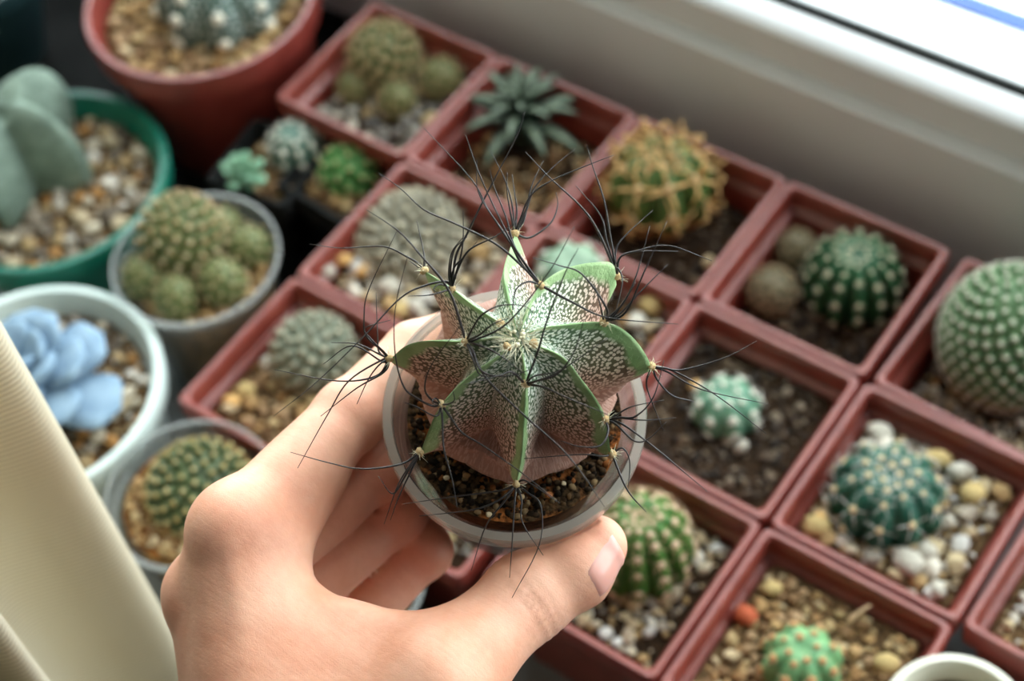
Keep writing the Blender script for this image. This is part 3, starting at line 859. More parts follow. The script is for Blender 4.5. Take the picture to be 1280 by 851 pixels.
# ------------------------------------------------------------------ curtain
def curtain():
    m, N, L, b = nodes('cream_curtain_cloth')
    tc = N.new('ShaderNodeTexCoord')
    wv = N.new('ShaderNodeTexWave'); wv.bands_direction = 'Z'; wv.inputs['Scale'].default_value = 170; wv.inputs['Distortion'].default_value = .4
    wv.inputs['Detail'].default_value = 1
    L.new(tc.outputs['Object'], wv.inputs['Vector'])
    n = N.new('ShaderNodeTexNoise'); n.inputs['Scale'].default_value = 12; L.new(tc.outputs['Object'], n.inputs['Vector'])
    r = ramp(N, [(.3, srgb(232, 224, 204)), (.7, srgb(238, 232, 214))]); L.new(n.outputs['Fac'], r.inputs[0])
    mx = N.new('ShaderNodeMix'); mx.data_type = 'RGBA'; mx.blend_type = 'MULTIPLY'; mx.inputs[0].default_value = .75
    r2 = ramp(N, [(.2, (.72, .70, .66, 1)), (.6, (1, 1, 1, 1))]); L.new(wv.outputs['Fac'], r2.inputs[0])
    L.new(r.outputs[0], mx.inputs[6]); L.new(r2.outputs[0], mx.inputs[7])
    bp = N.new('ShaderNodeBump'); bp.inputs['Strength'].default_value = .5; bp.inputs['Distance'].default_value = .0004
    L.new(wv.outputs['Fac'], bp.inputs['Height'])
    N.remove(b)
    df = N.new('ShaderNodeBsdfDiffuse'); tl = N.new('ShaderNodeBsdfTranslucent'); a = N.new('ShaderNodeMixShader'); a.inputs[0].default_value = .5
    L.new(mx.outputs[2], df.inputs[0]); L.new(mx.outputs[2], tl.inputs[0]); L.new(bp.outputs[0], df.inputs['Normal'])
    L.new(df.outputs[0], a.inputs[1]); L.new(tl.outputs[0], a.inputs[2]); L.new(a.outputs[0], N['Material Output'].inputs[0])
    return m
edge = atd(107, 615, .44)                                           # hem of the curtain, hanging in front of the sill
path = []
x_, y_ = edge[0], edge[1]
P0 = [(x_ - .030, y_ + .004), (x_ - .016, y_ + .006), (x_ - .005, y_ + .004), (x_, y_ - .001), (x_ - .005, y_ - .010), (x_ - .012, y_ - .018), (x_ - .018, y_ - .027), (x_ - .016, y_ - .035),
      (x_ - .002, y_ - .040), (x_ + .018, y_ - .042), (x_ + .026, y_ - .0455), (x_ + .021, y_ - .051), (x_ + .004, y_ - .058), (x_ - .014, y_ - .064), (x_ - .032, y_ - .076), (x_ - .050, y_ - .084), (x_ - .070, y_ - .084), (x_ - .086, y_ - .080),
      (x_ - .104, y_ - .090), (x_ - .118, y_ - .108), (x_ - .136, y_ - .112), (x_ - .15, y_ - .098), (x_ - .17, y_ - .094), (x_ - .19, y_ - .108)]
def catmull(pts, n=6):
    pts = [np.asarray(p, float) for p in pts]; out = []
    E_ = [2*pts[0] - pts[1]] + pts + [2*pts[-1] - pts[-2]]
    for i in range(1, len(E_) - 2):
        for k in range(n):
            t_ = k / n
            out.append(.5*((2*E_[i]) + (-E_[i-1] + E_[i+1])*t_ + (2*E_[i-1] - 5*E_[i] + 4*E_[i+1] - E_[i+2])*t_*t_ + (-E_[i-1] + 3*E_[i] - 3*E_[i+1] + E_[i+2])*t_**3))
    out.append(pts[-1]); return out
pth = catmull(P0, 5)
cb = MB(); zc = [-.55, -.3, -.1, .05, .2, .35, .6, 1.0, 1.4, 1.6]
off = []
for i in range(len(pth)):
    d = pth[min(i+1, len(pth)-1)] - pth[max(i-1, 0)]; d /= np.linalg.norm(d); off.append(np.array([-d[1], d[0]])*.0007)
loops = []
for z in zc:
    front = [(p[0] + o_[0], p[1] + o_[1], z) for p, o_ in zip(pth, off)]
    back = [(p[0] - o_[0], p[1] - o_[1], z) for p, o_ in zip(pth, off)]
    loops.append(front + back[::-1])
cb.loops(loops)
tag(link('curtain', cb.mesh('curtain', curtain(), True, 60)), 'cream ribbed cloth curtain hanging in folds at the sill edge', 'curtain')

# ------------------------------------------------------------------ held pot with the long-spined star cactus
TILT = math.radians(20)
AX = -FW*math.cos(TILT) + UP*math.sin(TILT)                         # pot axis
E1 = RT.copy(); E2 = np.cross(AX, E1)
PC = atd(643, 515, .363)                                            # centre of the pot rim
PH, PR = .052, .0288                                                # height, rim radius
base_pt = PC - AX*PH
held = thing('potted_cactus', 'clear plastic pot held in the hand with a long-spined white-flecked star cactus', 'cactus', tuple(base_pt))
held.rotation_mode = 'QUATERNION'
HM = Matrix((tuple(E1), tuple(E2), tuple(AX))).transposed()
held.rotation_quaternion = HM.to_quaternion()
def pot_r(s):
    """outer radius at depth s below the rim"""
    return PR - .0022 - .115*s
prof = [(pot_r(PH), 0), (pot_r(.0085), PH - .0085), (PR - .0008, PH - .0075), (PR, PH - .0060), (PR, PH - .0012), (PR - .0007, PH), (PR - .0016, PH), (PR - .0022, PH - .0010),
        (PR - .0030, PH - .0075), (pot_r(.0085) - .0010, PH - .0085), (pot_r(PH) - .0010, .0012)]
M['clear_held'] = clear_mat('clear_pot_plastic', (0.96, 0.955, 0.94, 1), 0.09, (.70, .68, .62, 1))
link('pot', round_pot_mesh('pot', prof, M['clear_held'], 72), held)
SZ = PH - .0048; CZ = PH - .0088                                                     # soil level
e = [(pot_r(PH) - .0018, .0018), (pot_r(.010) - .0022, SZ - .0006)]
link('earth', MB().loops([circ(a, z) for a, z in e]).mesh('earth', noise_mat('damp_earth', srgb(48, 34, 22), srgb(104, 72, 44), 500, .9, .5, 700, spec=.1), True, 35), held)
M['clear_band'] = clear_mat('frosted_rim_plastic', (0.94, 0.93, 0.91, 1), 0.33, (.74, .71, .64, 1))
link('pot_rim', ring_mesh('pot_rim', [(PR + .0002, PH - .0058), (PR + .0004, PH - .0010), (PR + .0001, PH + .0003), (PR - .0017, PH + .0003), (PR - .0021, PH - .0010), (PR - .0014, PH - .0030)], M['clear_band'], 72), held)
sm, N, L, b = nodes('potting_soil')
tc = N.new('ShaderNodeTexCoord')
n1 = N.new('ShaderNodeTexNoise'); n1.inputs['Scale'].default_value = 900; n1.inputs['Detail'].default_value = 4
n2 = N.new('ShaderNodeTexNoise'); n2.inputs['Scale'].default_value = 90
L.new(tc.outputs['Object'], n1.inputs[0]); L.new(tc.outputs['Object'], n2.inputs[0])
ra = ramp(N, [(.38, srgb(26, 20, 14)), (.62, srgb(84, 64, 42))]); rb = ramp(N, [(.35, srgb(70, 40, 20)), (.65, srgb(176, 106, 52))]); rc_ = ramp(N, [(.50, (0, 0, 0, 1)), (.60, (1, 1, 1, 1))])
L.new(n1.outputs[0], ra.inputs[0]); L.new(n1.outputs[0], rb.inputs[0]); L.new(n2.outputs[0], rc_.inputs[0])
mx = N.new('ShaderNodeMix'); mx.data_type = 'RGBA'
L.new(rc_.outputs[0], mx.inputs[0]); L.new(ra.outputs[0], mx.inputs[6]); L.new(rb.outputs[0], mx.inputs[7]); L.new(mx.outputs[2], b.inputs['Base Color'])
b.inputs['Roughness'].default_value = .95; b.inputs['Specular IOR Level'].default_value = .1
bp = N.new('ShaderNodeBump'); bp.inputs['Strength'].default_value = 1; bp.inputs['Distance'].default_value = .0006
L.new(n1.outputs[0], bp.inputs['Height']); L.new(bp.outputs[0], b.inputs['Normal'])
M['grv_soil'] = random_mat('soil_crumbs', [srgb(30,23,17), srgb(60,46,32), srgb(20,16,12), srgb(92,70,46), srgb(44,34,24), srgb(130,80,42), srgb(36,28,20), srgb(132,110,80), srgb(70,54,38)], .95, True, .1)
M['peb_soil'] = random_mat('soil_bits', [srgb(190,164,124), srgb(160,124,84), srgb(120,98,70), srgb(206,188,154), srgb(150,90,46)], .9)
COFF = (.0009, .0058)                                               # where the stem stands in the pot
bed(held, pot_r(.010) - .0016, SZ, 'soil', sm, [(COFF[0], COFF[1], .011)], 18, 1200, (.0006, .0010), (.00035, .0010), True, 77)

# ribs: paths (r cm, azimuth deg, height cm) of the crests from the crown to the tip
CREST = [
 [(.22, 182, 4.12), (.8, 184.8, 4.1), (1.05, 184, 4.0), (1.79, 178.6, 3.7), (2.3, 177.5, 3.3), (2.72, 180.5, 2.7)],
 [(.22, 222, 4.12), (.45, 226, 4.1), (1.14, 217, 3.8), (1.94, 216, 3.2), (2.4, 219, 2.6), (2.76, 221.3, 1.9)],
 [(.22, 278, 4.12), (.40, 280, 4.1), (.91, 278, 3.8), (1.57, 273.6, 3.2), (2.05, 271.6, 2.55), (2.49, 268.6, 1.8)],
 [(.22, 330, 4.12), (.91, 335.6, 4.0), (1.5, 328, 3.7), (2.08, 323.5, 3.3), (2.27, 320.8, 3.1), (2.72, 315.6, 2.0)],
 [(.22, 385, 4.12), (.9, 376, 4.05), (1.78, 373.5, 3.8), (2.28, 366.9, 3.5), (2.69, 358, 3.0), (2.78, 355.5, 2.6)],
 [(.22, 434, 4.12), (.65, 434, 4.1), (1.24, 429.7, 3.9), (1.67, 423.3, 3.8), (2.48, 410.2, 3.4), (2.85, 405.5, 3.0), (2.75, 400, 2.5)],
 [(.22, 466, 4.12), (.56, 465, 4.1), (1.53, 461.8, 3.7), (2.2, 455, 3.4), (2.74, 451.3, 3.05)],
 [(.22, 504, 4.12), (.78, 504.4, 4.1), (1.83, 499.4, 3.7), (2.75, 497.1, 3.05)],
]
ORDER = [0, 1, 2, 3, 4, 5, 6, 7]
VALLEY = [(.14, 4.06), (.45, 3.93), (.80, 3.62), (1.05, 3.15), (1.25, 2.55), (1.38, 1.9)]
VUND = [(1.18, 1.62), (1.36, 1.36), (1.88, 1.2), (2.02, .9), (1.92, .5), (1.7, -.1)]
def resample(P, n):
    P = np.array(P, float); d = np.r_[0, np.cumsum(np.linalg.norm(np.diff(P[:, [0, 2]] if P.shape[1] == 3 else P, axis=0), axis=1))]
    C_ = np.array(catmull(P, 8)); D = C_[:, [0, 2]] if P.shape[1] == 3 else C_
    d = np.r_[0, np.cumsum(np.linalg.norm(np.diff(D, axis=0), axis=1))]
    t_ = np.linspace(0, d[-1], n)
    return np.stack([np.interp(t_, d, C_[:, k]) for k in range(P.shape[1])], 1)
NS, NU = 40, 16
ridge = []
for k, P in enumerate(CREST):
    a = resample(P, NS)
    r1, az1, h1 = P[-1]
    und = [(r1, az1, h1), (r1*.95, az1, h1 - .30), (r1*.84, az1, h1*.66), (2.15, az1, h1*.45), (2.05, az1, .45), (1.85, az1, -.1)]
    a2 = resample(und, NU + 1)[1:]
    ridge.append(np.vstack([a, a2]))
val = np.vstack([resample(VALLEY, NS), resample([VALLEY[-1]] + VUND, NU + 1)[1:]])
TS = [-1, -.88, -.72, -.54, -.36, -.22, -.13, -.075, -.035, 0, .035, .075, .13, .22, .36, .54, .72, .88]
nT = len(TS)
rc2 = np.random.RandomState(5)
V = []; RID = []; LOWA = []; UVs = []
for i in range(NS + NU):
    for k in range(8):
        rk = ridge[k][i]
        for t_ in TS:
            o_ = ridge[(k + (1 if t_ > 0 else -1)) % 8][i]
            az_o = o_[1]
            while az_o - rk[1] > 180: az_o -= 360
            while az_o - rk[1] < -180: az_o += 360
            half = (az_o - rk[1]) / 2
            T_ = abs(t_)
            vr, vh = val[i]
            f = (1 - T_) ** 1.75 if T_ > .0 else 1.0
            rr = vr + (rk[0] - vr)*f
            hh = vh + (rk[2] - vh)*(1 - T_)**1.35
            width = abs(half)*math.pi/180*max(rk[0], .3)
            az = rk[1] + half*T_
            # swollen green lip along the crest
            if T_ < .14 and i < NS - 1: hh += .045*math.sqrt(1 - (T_/.14)**2)*min(1, i/5)
            # wrinkled old flesh on the underside
            if i >= NS: rr += .10*math.sin((i - NS)*1.7 + .9*math.sin(az*.12))*(1 if T_ > .1 else .5)
            a_ = math.radians(az)
            V.append((rr*math.cos(a_)*.01, rr*math.sin(a_)*.01, hh*.01))
            RID.append(max(0.0, 1 - T_/(.17 + .02*math.sin(i*.7 + k))) if i < NS else 0.0)
            LOWA.append(i / (NS + NU - 1))
            UVs.append((t_*width + k*5.3, i*.085 + k*3.1))
n_ = 8*nT
# signed order around the body: rib k runs anticlockwise, t from -1 to 1
F = []
for i in range(NS + NU - 1):
    for j in range(n_):
        j2 = (j + 1) % n_
        F.append((i*n_ + j2, i*n_ + j, (i+1)*n_ + j, (i+1)*n_ + j2))
F.append(tuple(range(n_)))
mb = MB(); mb.v = V; mb.f = F; mb.m = [0]*len(F)

hm, N, L, b = nodes('flecked_star_cactus')
uv = N.new('ShaderNodeUVMap'); uv.uv_map = 'skin'
mp = N.new('ShaderNodeMapping'); mp.inputs['Scale'].default_value = (20, 11, 1)
L.new(uv.outputs[0], mp.inputs[0])
wob = N.new('ShaderNodeTexNoise'); wob.inputs['Scale'].default_value = 3; wob.inputs['Detail'].default_value = 2
L.new(mp.outputs[0], wob.inputs['Vector'])
vm = N.new('ShaderNodeVectorMath'); vm.operation = 'MULTIPLY_ADD'; vm.inputs[1].default_value = (.45, .45, 0)
L.new(wob.outputs['Color'], vm.inputs[0]); L.new(mp.outputs[0], vm.inputs[2])
vo = N.new('ShaderNodeTexVoronoi'); vo.voronoi_dimensions = '2D'; vo.inputs['Scale'].default_value = 1.0
L.new(vm.outputs[0], vo.inputs['Vector'])
fl = ramp(N, [(.33, (1, 1, 1, 1)), (.43, (0, 0, 0, 1))]); L.new(vo.outputs['Distance'], fl.inputs[0])
at_r = N.new('ShaderNodeAttribute'); at_r.attribute_name = 'ridge'
at_l = N.new('ShaderNodeAttribute'); at_l.attribute_name = 'age'
tc = N.new('ShaderNodeTexCoord')
nz = N.new('ShaderNodeTexNoise'); nz.inputs['Scale'].default_value = 160; L.new(tc.outputs['Object'], nz.inputs['Vector'])
ag = N.new('ShaderNodeMath'); ag.operation = 'MULTIPLY_ADD'; ag.inputs[1].default_value = .25; 
L.new(nz.outputs['Fac'], ag.inputs[0]); L.new(at_l.outputs['Fac'], ag.inputs[2])
skin_c = ramp(N, [(.30, srgb(88, 114, 84)), (.54, srgb(94, 98, 72)), (.72, srgb(100, 78, 62)), (.95, srgb(176, 132, 116))]); L.new(ag.outputs[0], skin_c.inputs[0])
fleck_c = ramp(N, [(.30, srgb(230, 236, 222)), (.52, srgb(226, 220, 206)), (.72, srgb(216, 186, 170)), (.97, srgb(190, 150, 134))]); L.new(ag.outputs[0], fleck_c.inputs[0])
m1 = N.new('ShaderNodeMix'); m1.data_type = 'RGBA'
L.new(fl.outputs[0], m1.inputs[0]); L.new(skin_c.outputs[0], m1.inputs[6]); L.new(fleck_c.outputs[0], m1.inputs[7])
rg = ramp(N, [(.10, (0, 0, 0, 1)), (.34, (1, 1, 1, 1))]); L.new(at_r.outputs['Fac'], rg.inputs[0])
gn = ramp(N, [(.35, srgb(128, 160, 106)), (.65, srgb(160, 188, 134))]); L.new(nz.outputs['Fac'], gn.inputs[0])
m2 = N.new('ShaderNodeMix'); m2.data_type = 'RGBA'
L.new(rg.outputs[0], m2.inputs[0]); L.new(m1.outputs[2], m2.inputs[6]); L.new(gn.outputs[0], m2.inputs[7])
L.new(m2.outputs[2], b.inputs['Base Color'])
b.inputs['Roughness'].default_value = .62; b.inputs['Specular IOR Level'].default_value = .35
bp = N.new('ShaderNodeBump'); bp.inputs['Strength'].default_value = .5; bp.inputs['Distance'].default_value = .0002
L.new(fl.outputs[0], bp.inputs['Height']); L.new(bp.outputs[0], b.inputs['Normal'])

me = mb.mesh('cactus', hm, True, None)
for nm, arr in (('ridge', RID), ('age', LOWA)):
    at_ = me.attributes.new(nm, 'FLOAT', 'POINT'); at_.data.foreach_set('value', arr)
ul = me.uv_layers.new(name='skin')
li = np.zeros(len(me.loops), dtype=np.int32); me.loops.foreach_get('vertex_index', li)
ul.data.foreach_set('uv', np.array(UVs, float)[li].ravel())
hero = link('cactus', me, held, (COFF[0], COFF[1], CZ))
# cactus frame in world coordinates
HO = base_pt + E1*COFF[0] + E2*COFF[1] + AX*CZ
def to_cactus(P):
    d = np.asarray(P) - HO
    return np.array([d @ E1, d @ E2, d @ AX])
def crest_at(k, f):
    """point of crest k at fraction f of the way from crown to tip (cactus frame, metres)"""
    r_, a_, h_ = ridge[k][int(round(f*(NS - 1)))]
    a_ = math.radians(a_)
    return np.array([r_*math.cos(a_), r_*math.sin(a_), h_])*.01
# areoles: rib 0 left, 1 lower left, 2 near, 3 lower right, 4 right, 5 upper right, 6 far, 7 upper left
def nearest(k, r):
    return int(np.argmin(abs(ridge[k][:NS, 0] - r))) / (NS - 1)
ARE = {'R1': (0, nearest(0, 1.05)), 'R2': (7, nearest(7, 1.83)), 'R4': (5, nearest(5, 1.24)), 'R5': (4, nearest(4, 1.78)), 'R6': (3, nearest(3, 2.27)), 'R7': (2, nearest(2, .91)), 'R8': (1, nearest(1, 1.94)),
       'T1': (0, .985), 'T2': (7, .985), 'T3': (6, .985), 'T4': (5, nearest(5, 2.8)), 'T5': (4, .96), 'T6': (3, .985), 'T7': (2, .985), 'T8': (1, .985), 'C6': (3, nearest(3, .34)), 'C2': (7, nearest(7, .42)), 'C8': (1, nearest(1, .3))}
wool = noise_mat('areole_wool', srgb(178, 142, 96), srgb(214, 190, 148), 900, .95, .4, 1500, spec=.1)
hair = noise_mat('pale_hair', srgb(222, 214, 180), srgb(236, 230, 204), 900, .8, spec=.2)
def wool_mesh(seed):
    R_ = np.random.RandomState(seed); m_ = MB()
    m_.add(QS_V*np.array([.0011, .0009, .0009])*(1 + R_.uniform(-.2, .2, (26, 1))), QS_F, 0)
    for q in range(16):
        d = R_.normal(0, 1, 3); d[2] = abs(d[2])*.8; d /= np.linalg.norm(d)
        e_ = d*R_.uniform(.0016, .0028) + R_.normal(0, .0003, 3)
        m_.tube([d*.0006, d*.0013, e_], [.00007, .00006, .00002], 3, 1)
    return m_.mesh('areole', [wool, hair], True, None)
WM = [wool_mesh(s) for s in range(3)]
APOS = {}
for q, (nm, (k, f)) in enumerate(ARE.items()):
    p = crest_at(k, f)
    out = p*np.array([1, 1, .0]); out = out/np.linalg.norm(out)*.6 + np.array([0, 0, .8 if nm[0] != 'T' else .25])
    p = p + out/np.linalg.norm(out)*.0004
    APOS[nm] = p
    o = link('areole', WM[q % 3], hero)
    o.matrix_local = Matrix.Translation(Vector(p)) @ frame_from(out, q*1.1)
# crown tuft of pale hairs
ct = MB(); R_ = np.random.RandomState(9)
for q in range(90):
    a_ = R_.uniform(0, 6.28); r0 = R_.uniform(.0004, .0030); ln = R_.uniform(.003, .0075)
    p0 = np.array([r0*math.cos(a_), r0*math.sin(a_), .0410]); a2_ = a_ + R_.normal(0, .6)
    d = np.array([math.cos(a2_)*.9, math.sin(a2_)*.9, R_.uniform(.15, .6)])
    ct.tube([p0, p0 + d*ln*.55 + np.array([0, 0, .0006]), p0 + d*ln], [.00006, .00005, .00002], 3)
for q in range(9):
    a_ = R_.uniform(0, 6.28); r0 = R_.uniform(.0003, .0022)
    ct.add(QS_V*.0006*R_.uniform(.5, 1.0) + np.array([r0*math.cos(a_), r0*math.sin(a_), .0414]), QS_F)
link('crown_hair', ct.mesh('crown_hair', hair, True, None), hero, kind='stuff')

# spines: areole, way points as photographed, how far the tip rises towards the light (cm)
SP = [
 ('R4', [(650,320),(633,290),(600,220),(582,168)], .5), ('R4', [(648,318),(622,280),(598,240),(596,200)], .3), ('R4', [(645,312),(632,270),(618,235),(612,212)], .2),
 ('R4', [(655,335),(620,305),(570,280),(530,262),(500,235),(473,216)], .6), ('R4', [(716,378),(760,397),(848,405)], .7), ('R4', [(652,330),(636,300),(610,262),(590,225),(530,160)], .2),
 ('R4', [(660,352),(645,362),(641,385),(640,400)], .5),
 ('T3', [(638,265),(634,240),(634,215)], .0), ('T3', [(650,275),(663,245),(689,226),(738,205),(767,194)], .2), ('T3', [(658,262),(668,235),(690,210),(719,186)], -.4),
 ('T3', [(640,255),(630,222),(613,188)], -.4), ('T3', [(662,297),(688,279),(697,257),(695,240)], -.5), ('T3', [(655,275),(664,234),(679,201)], -.5), ('T3', [(646,262),(643,240),(640,217)], -.5),
 ('R2', [(570,320),(584,292),(601,257),(620,220),(646,170),(656,140)], .4), ('R2', [(558,352),(534,356),(501,372),(454,421),(395,478),(342,520)], .9), ('R2', [(561,342),(565,315),(581,294)], .6), ('R2', [(563,340),(568,312),(584,296)], .4),
 ('R2', [(567,336),(581,320),(597,301)], .5), ('R2', [(576,320),(579,295),(579,262)], .4), ('R2', [(548,366),(534,369),(510,370)], .3), ('R2', [(572,338),(587,312),(620,295),(645,277)], .8), ('R2', [(550,355),(542,362),(552,368)], .5),
 ('T2', [(524,330),(509,321),(479,308),(427,310),(387,305)], -.4), ('T2', [(530,318),(521,276)], -.5), ('T2', [(522,333),(512,326)], -.2),
 ('R1', [(593,425),(635,403),(686,340),(718,283)], 1.3), ('R1', [(592,408),(603,393),(625,382),(654,382),(668,392)], 1.0), ('R1', [(600,418),(616,405),(637,397)], .8), ('R1', [(561,363),(525,318),(497,288),(458,262)], .7),
 ('R1', [(592,440),(599,460),(614,469),(640,469),(665,461)], .8), ('R1', [(603,433),(625,444),(658,469)], .6), ('R1', [(593,446),(610,475),(654,518),(701,560),(730,595),(756,634)], .9), ('R1', [(590,445),(600,468),(622,470)], .5),
 ('T1', [(479,449),(436,476),(409,519),(372,585)], .1), ('T1', [(475,455),(461,473),(446,505)], .1), ('T1', [(480,465),(446,485),(401,520)], -.2), ('T1', [(470,470),(421,476),(343,462)], -.3),
 ('T1', [(475,436),(458,420),(455,397),(461,362),(496,289)], .2), ('T1', [(473,442),(447,430),(414,428)], -.4), ('T1', [(474,440),(472,420),(470,365)], -.5), ('T1', [(478,452),(440,432),(404,455)], -.5), ('T1', [(480,440),(465,425),(456,410),(488,400)], .2),
 ('R8', [(540,507),(520,497),(504,482),(494,442),(494,386),(510,318)], .9), ('R8', [(540,500),(531,485),(540,455),(577,405)], 1.0), ('R8', [(553,526),(555,562),(565,598),(572,637)], .3), ('R8', [(563,521),(578,541),(604,557),(651,590),(700,629)], .9),
 ('R8', [(545,498),(540,503),(552,509)], .4), ('R8', [(560,505),(568,500),(566,488)], .5), ('R8', [(545,520),(520,508),(506,503)], .2),
 ('T8', [(501,580),(452,586),(410,578),(363,565)], .1), ('T8', [(515,578),(498,605),(480,655)], .0), ('T8', [(512,585),(500,606),(493,618)], .0), ('T8', [(514,588),(498,622),(488,650)], -.1), ('T8', [(508,592),(491,617),(473,595)], -.3),
 ('R7', [(672,440),(684,400),(707,340),(723,310)], 1.4), ('R7', [(640,465),(625,469),(580,481)], .7), ('R7', [(680,484),(709,497),(760,518)], .9), ('R7', [(671,476),(697,467),(718,439),(730,399)], 1.1), ('R7', [(671,476),(701,463),(760,422)], .9), ('R7', [(668,470),(690,466),(705,460)], .6),
 ('T7', [(625,624),(591,637),(524,645)], .2), ('T7', [(625,613),(565,621),(503,630)], -.3), ('T7', [(630,627),(607,658),(589,713)], .0), ('T7', [(643,630),(640,681),(637,722)], .2), ('T7', [(652,625),(653,653),(679,694)], .2), ('T7', [(660,616),(676,632),(674,681),(640,747)], .3), ('T7', [(655,600),(675,612),(696,627)], .1),
 ('R6', [(775,522),(795,520),(817,496),(830,450)], .3), ('R6', [(772,522),(805,525),(845,522)], .2), ('R6', [(770,530),(793,551),(811,548),(833,527)], .2), ('R6', [(778,530),(823,563),(885,615)], .2), ('R6', [(760,540),(750,557),(725,558),(701,551)], .5), ('R6', [(768,520),(790,508),(830,500)], .0),
 ('T6', [(784,612),(808,640)], .0), ('T6', [(778,560),(787,576),(785,612)], -.2), ('T6', [(753,570),(726,568),(655,573)], .5),
 ('T5', [(830,460),(854,462),(906,447),(946,426)], .2), ('T5', [(835,465),(878,487),(960,505)], .2), ('T5', [(840,463),(894,493),(958,542)], .1), ('T5', [(808,478),(814,500),(830,539)], -.4), ('T5', [(822,475),(840,494),(869,502)], -.5),
 ('T4', [(762,290),(755,250),(740,205),(733,180)], -.1), ('T4', [(748,290),(725,257),(686,221),(657,190)], .1), ('T4', [(758,300),(751,270),(720,232)], -.3), ('T4', [(775,322),(795,314),(836,307),(890,326)], .2), ('T4', [(775,322),(800,314),(847,314)], -.2), ('T4', [(770,312),(785,291),(816,263)], -.4), ('T4', [(772,335),(778,352),(769,392)], .5),
 ('R5', [(768,394),(795,353)], .5), ('R5', [(782,390),(805,340),(834,276)], .7), ('R5', [(758,385),(728,343),(700,332),(666,322)], .8), ('R5', [(778,380),(795,345),(812,283)], .2), ('R5', [(750,380),(742,352)], .5), ('R5', [(775,392),(800,365),(835,330)], .0),
]
black = noise_mat('black_spine', srgb(24, 20, 20), srgb(48, 40, 38), 300, .45, spec=.45)
Rs = np.random.RandomState(3)
for nm, wp, rise in SP:
    b0 = APOS[nm]
    bw = HO + E1*b0[0] + E2*b0[1] + AX*b0[2]
    d0 = float((bw - CAM) @ FW)
    pts = [bw]
    n_w = len(wp)
    bu = 640 + FPX*((bw - CAM) @ RT)/d0; bv = 425.5 - FPX*((bw - CAM) @ UP)/d0
    seg = np.r_[0, np.cumsum([math.hypot(x1 - x0, y1 - y0) for (x0, y0), (x1, y1) in zip([(bu, bv)] + wp[:-1], wp)])]
    for (u, v), l in zip(wp, seg[1:]):
        f = l / seg[-1]
        pts.append(atd(u, v, d0 - .01*(rise*f**.8 + .10*math.sin(math.pi*min(1, f*1.1)))))
    cp = catmull([to_cactus(p) for p in pts], 6)
    n_ = len(cp); r0 = Rs.uniform(.00025, .00031)*(1.0 if seg[-1] > 60 else .85)
    m_ = MB().tube(cp, [r0*(1 - .78*(i/(n_-1))**1.3) for i in range(n_)], 6)
    link('spine', m_.mesh('spine', black, True, None), hero)

# ------------------------------------------------------------------ hand
# built in centimetres in a frame at the pot: x right, y up, z towards the viewer's side
HC = CAM + FW*.36
def hp(u, v, z):
    d = 36.0 - z
    return np.array([(u - 640)/FPX*d, -(v - 425.5)/FPX*d, z])
def h2w(P):
    P = np.asarray(P, float)*.01
    return HC + P[..., 0:1]*RT + P[..., 1:2]*UP - P[..., 2:3]*FW
nH = np.array([0, math.sin(TILT), math.cos(TILT)]); e2H = np.array([0, math.cos(TILT), -math.sin(TILT)]); e1H = np.array([1., 0, 0])
cH = np.array([(PC - HC) @ RT, (PC - HC) @ UP, -(PC - HC) @ FW])*100
def pc(az, s, rf, gap=0.0):
    """centre of a finger of radius rf that touches the pot at azimuth az, s cm below the rim"""
    R_ = pot_r(s*.01)*100 + rf + gap; a_ = math.radians(az)
    return cH - nH*s + R_*(math.cos(a_)*e1H + math.sin(a_)*e2H)

def cone(P, a, b, ra, rb):
    a = np.asarray(a, float); b = np.asarray(b, float)
    ab = b - a; t_ = np.clip(((P - a) @ ab)/(ab @ ab), 0, 1)
    return np.linalg.norm(P - a - t_[..., None]*ab, axis=-1) - (ra + (rb - ra)*t_)
def ball(P, c, r, sc=(1, 1, 1)):
    return (np.linalg.norm((P - np.asarray(c))/np.asarray(sc), axis=-1) - r)*min(sc)
def smin(a, b, k):
    h = np.maximum(k - np.abs(a - b), 0)/k
    return np.minimum(a, b) - h*h*k*.25

MCP = {'i': hp(298, 662, .2), 'm': hp(264, 745, -.9), 'r': hp(308, 792, -2.3), 'p': hp(400, 815, -3.9)}
J = {'i': [MCP['i'], pc(173, 1.75, .80, .55), pc(137, 2.25, .70, .14), pc(108, 2.3, .60, .02)],
     'm': [MCP['m'], pc(186, 3.15, .80, .22), pc(142, 3.5, .70, .12), pc(108, 3.5, .60, .02)],
     'r': [MCP['r'], pc(202, 4.25, .76, .20), pc(156, 4.6, .66, .10), pc(122, 4.6, .56, .02)],
     'p': [MCP['p'], pc(222, 5.0, .66, .20), pc(184, 5.5, .56, .10), pc(155, 5.6, .48, .05)]}
RAD = {'i': (.98, .84, .72, .58), 'm': (.98, .84, .73, .58), 'r': (.92, .78, .67, .55), 'p': (.82, .66, .56, .48)}
WR = np.array([-5.0, -12.6, .3]); WRu = np.array([-5.3, -12.8, -1.3]); WRr = np.array([-4.6, -12.4, 1.2])
TIP = pc(303.5, 1.25, .74, .0); TIP0 = pc(292, 1.25, .84, .12); IP = pc(274, 1.2, .92, .42)
TM = hp(545, 852, 1.15); TC = np.array([-3.9, -10.9, 1.7])
# wrist and forearm lead down out of the picture towards the viewer's left side
EL = np.array([-3.6, -24.0, 5.5]); ELu = np.array([-4.4, -24.4, 3.0])

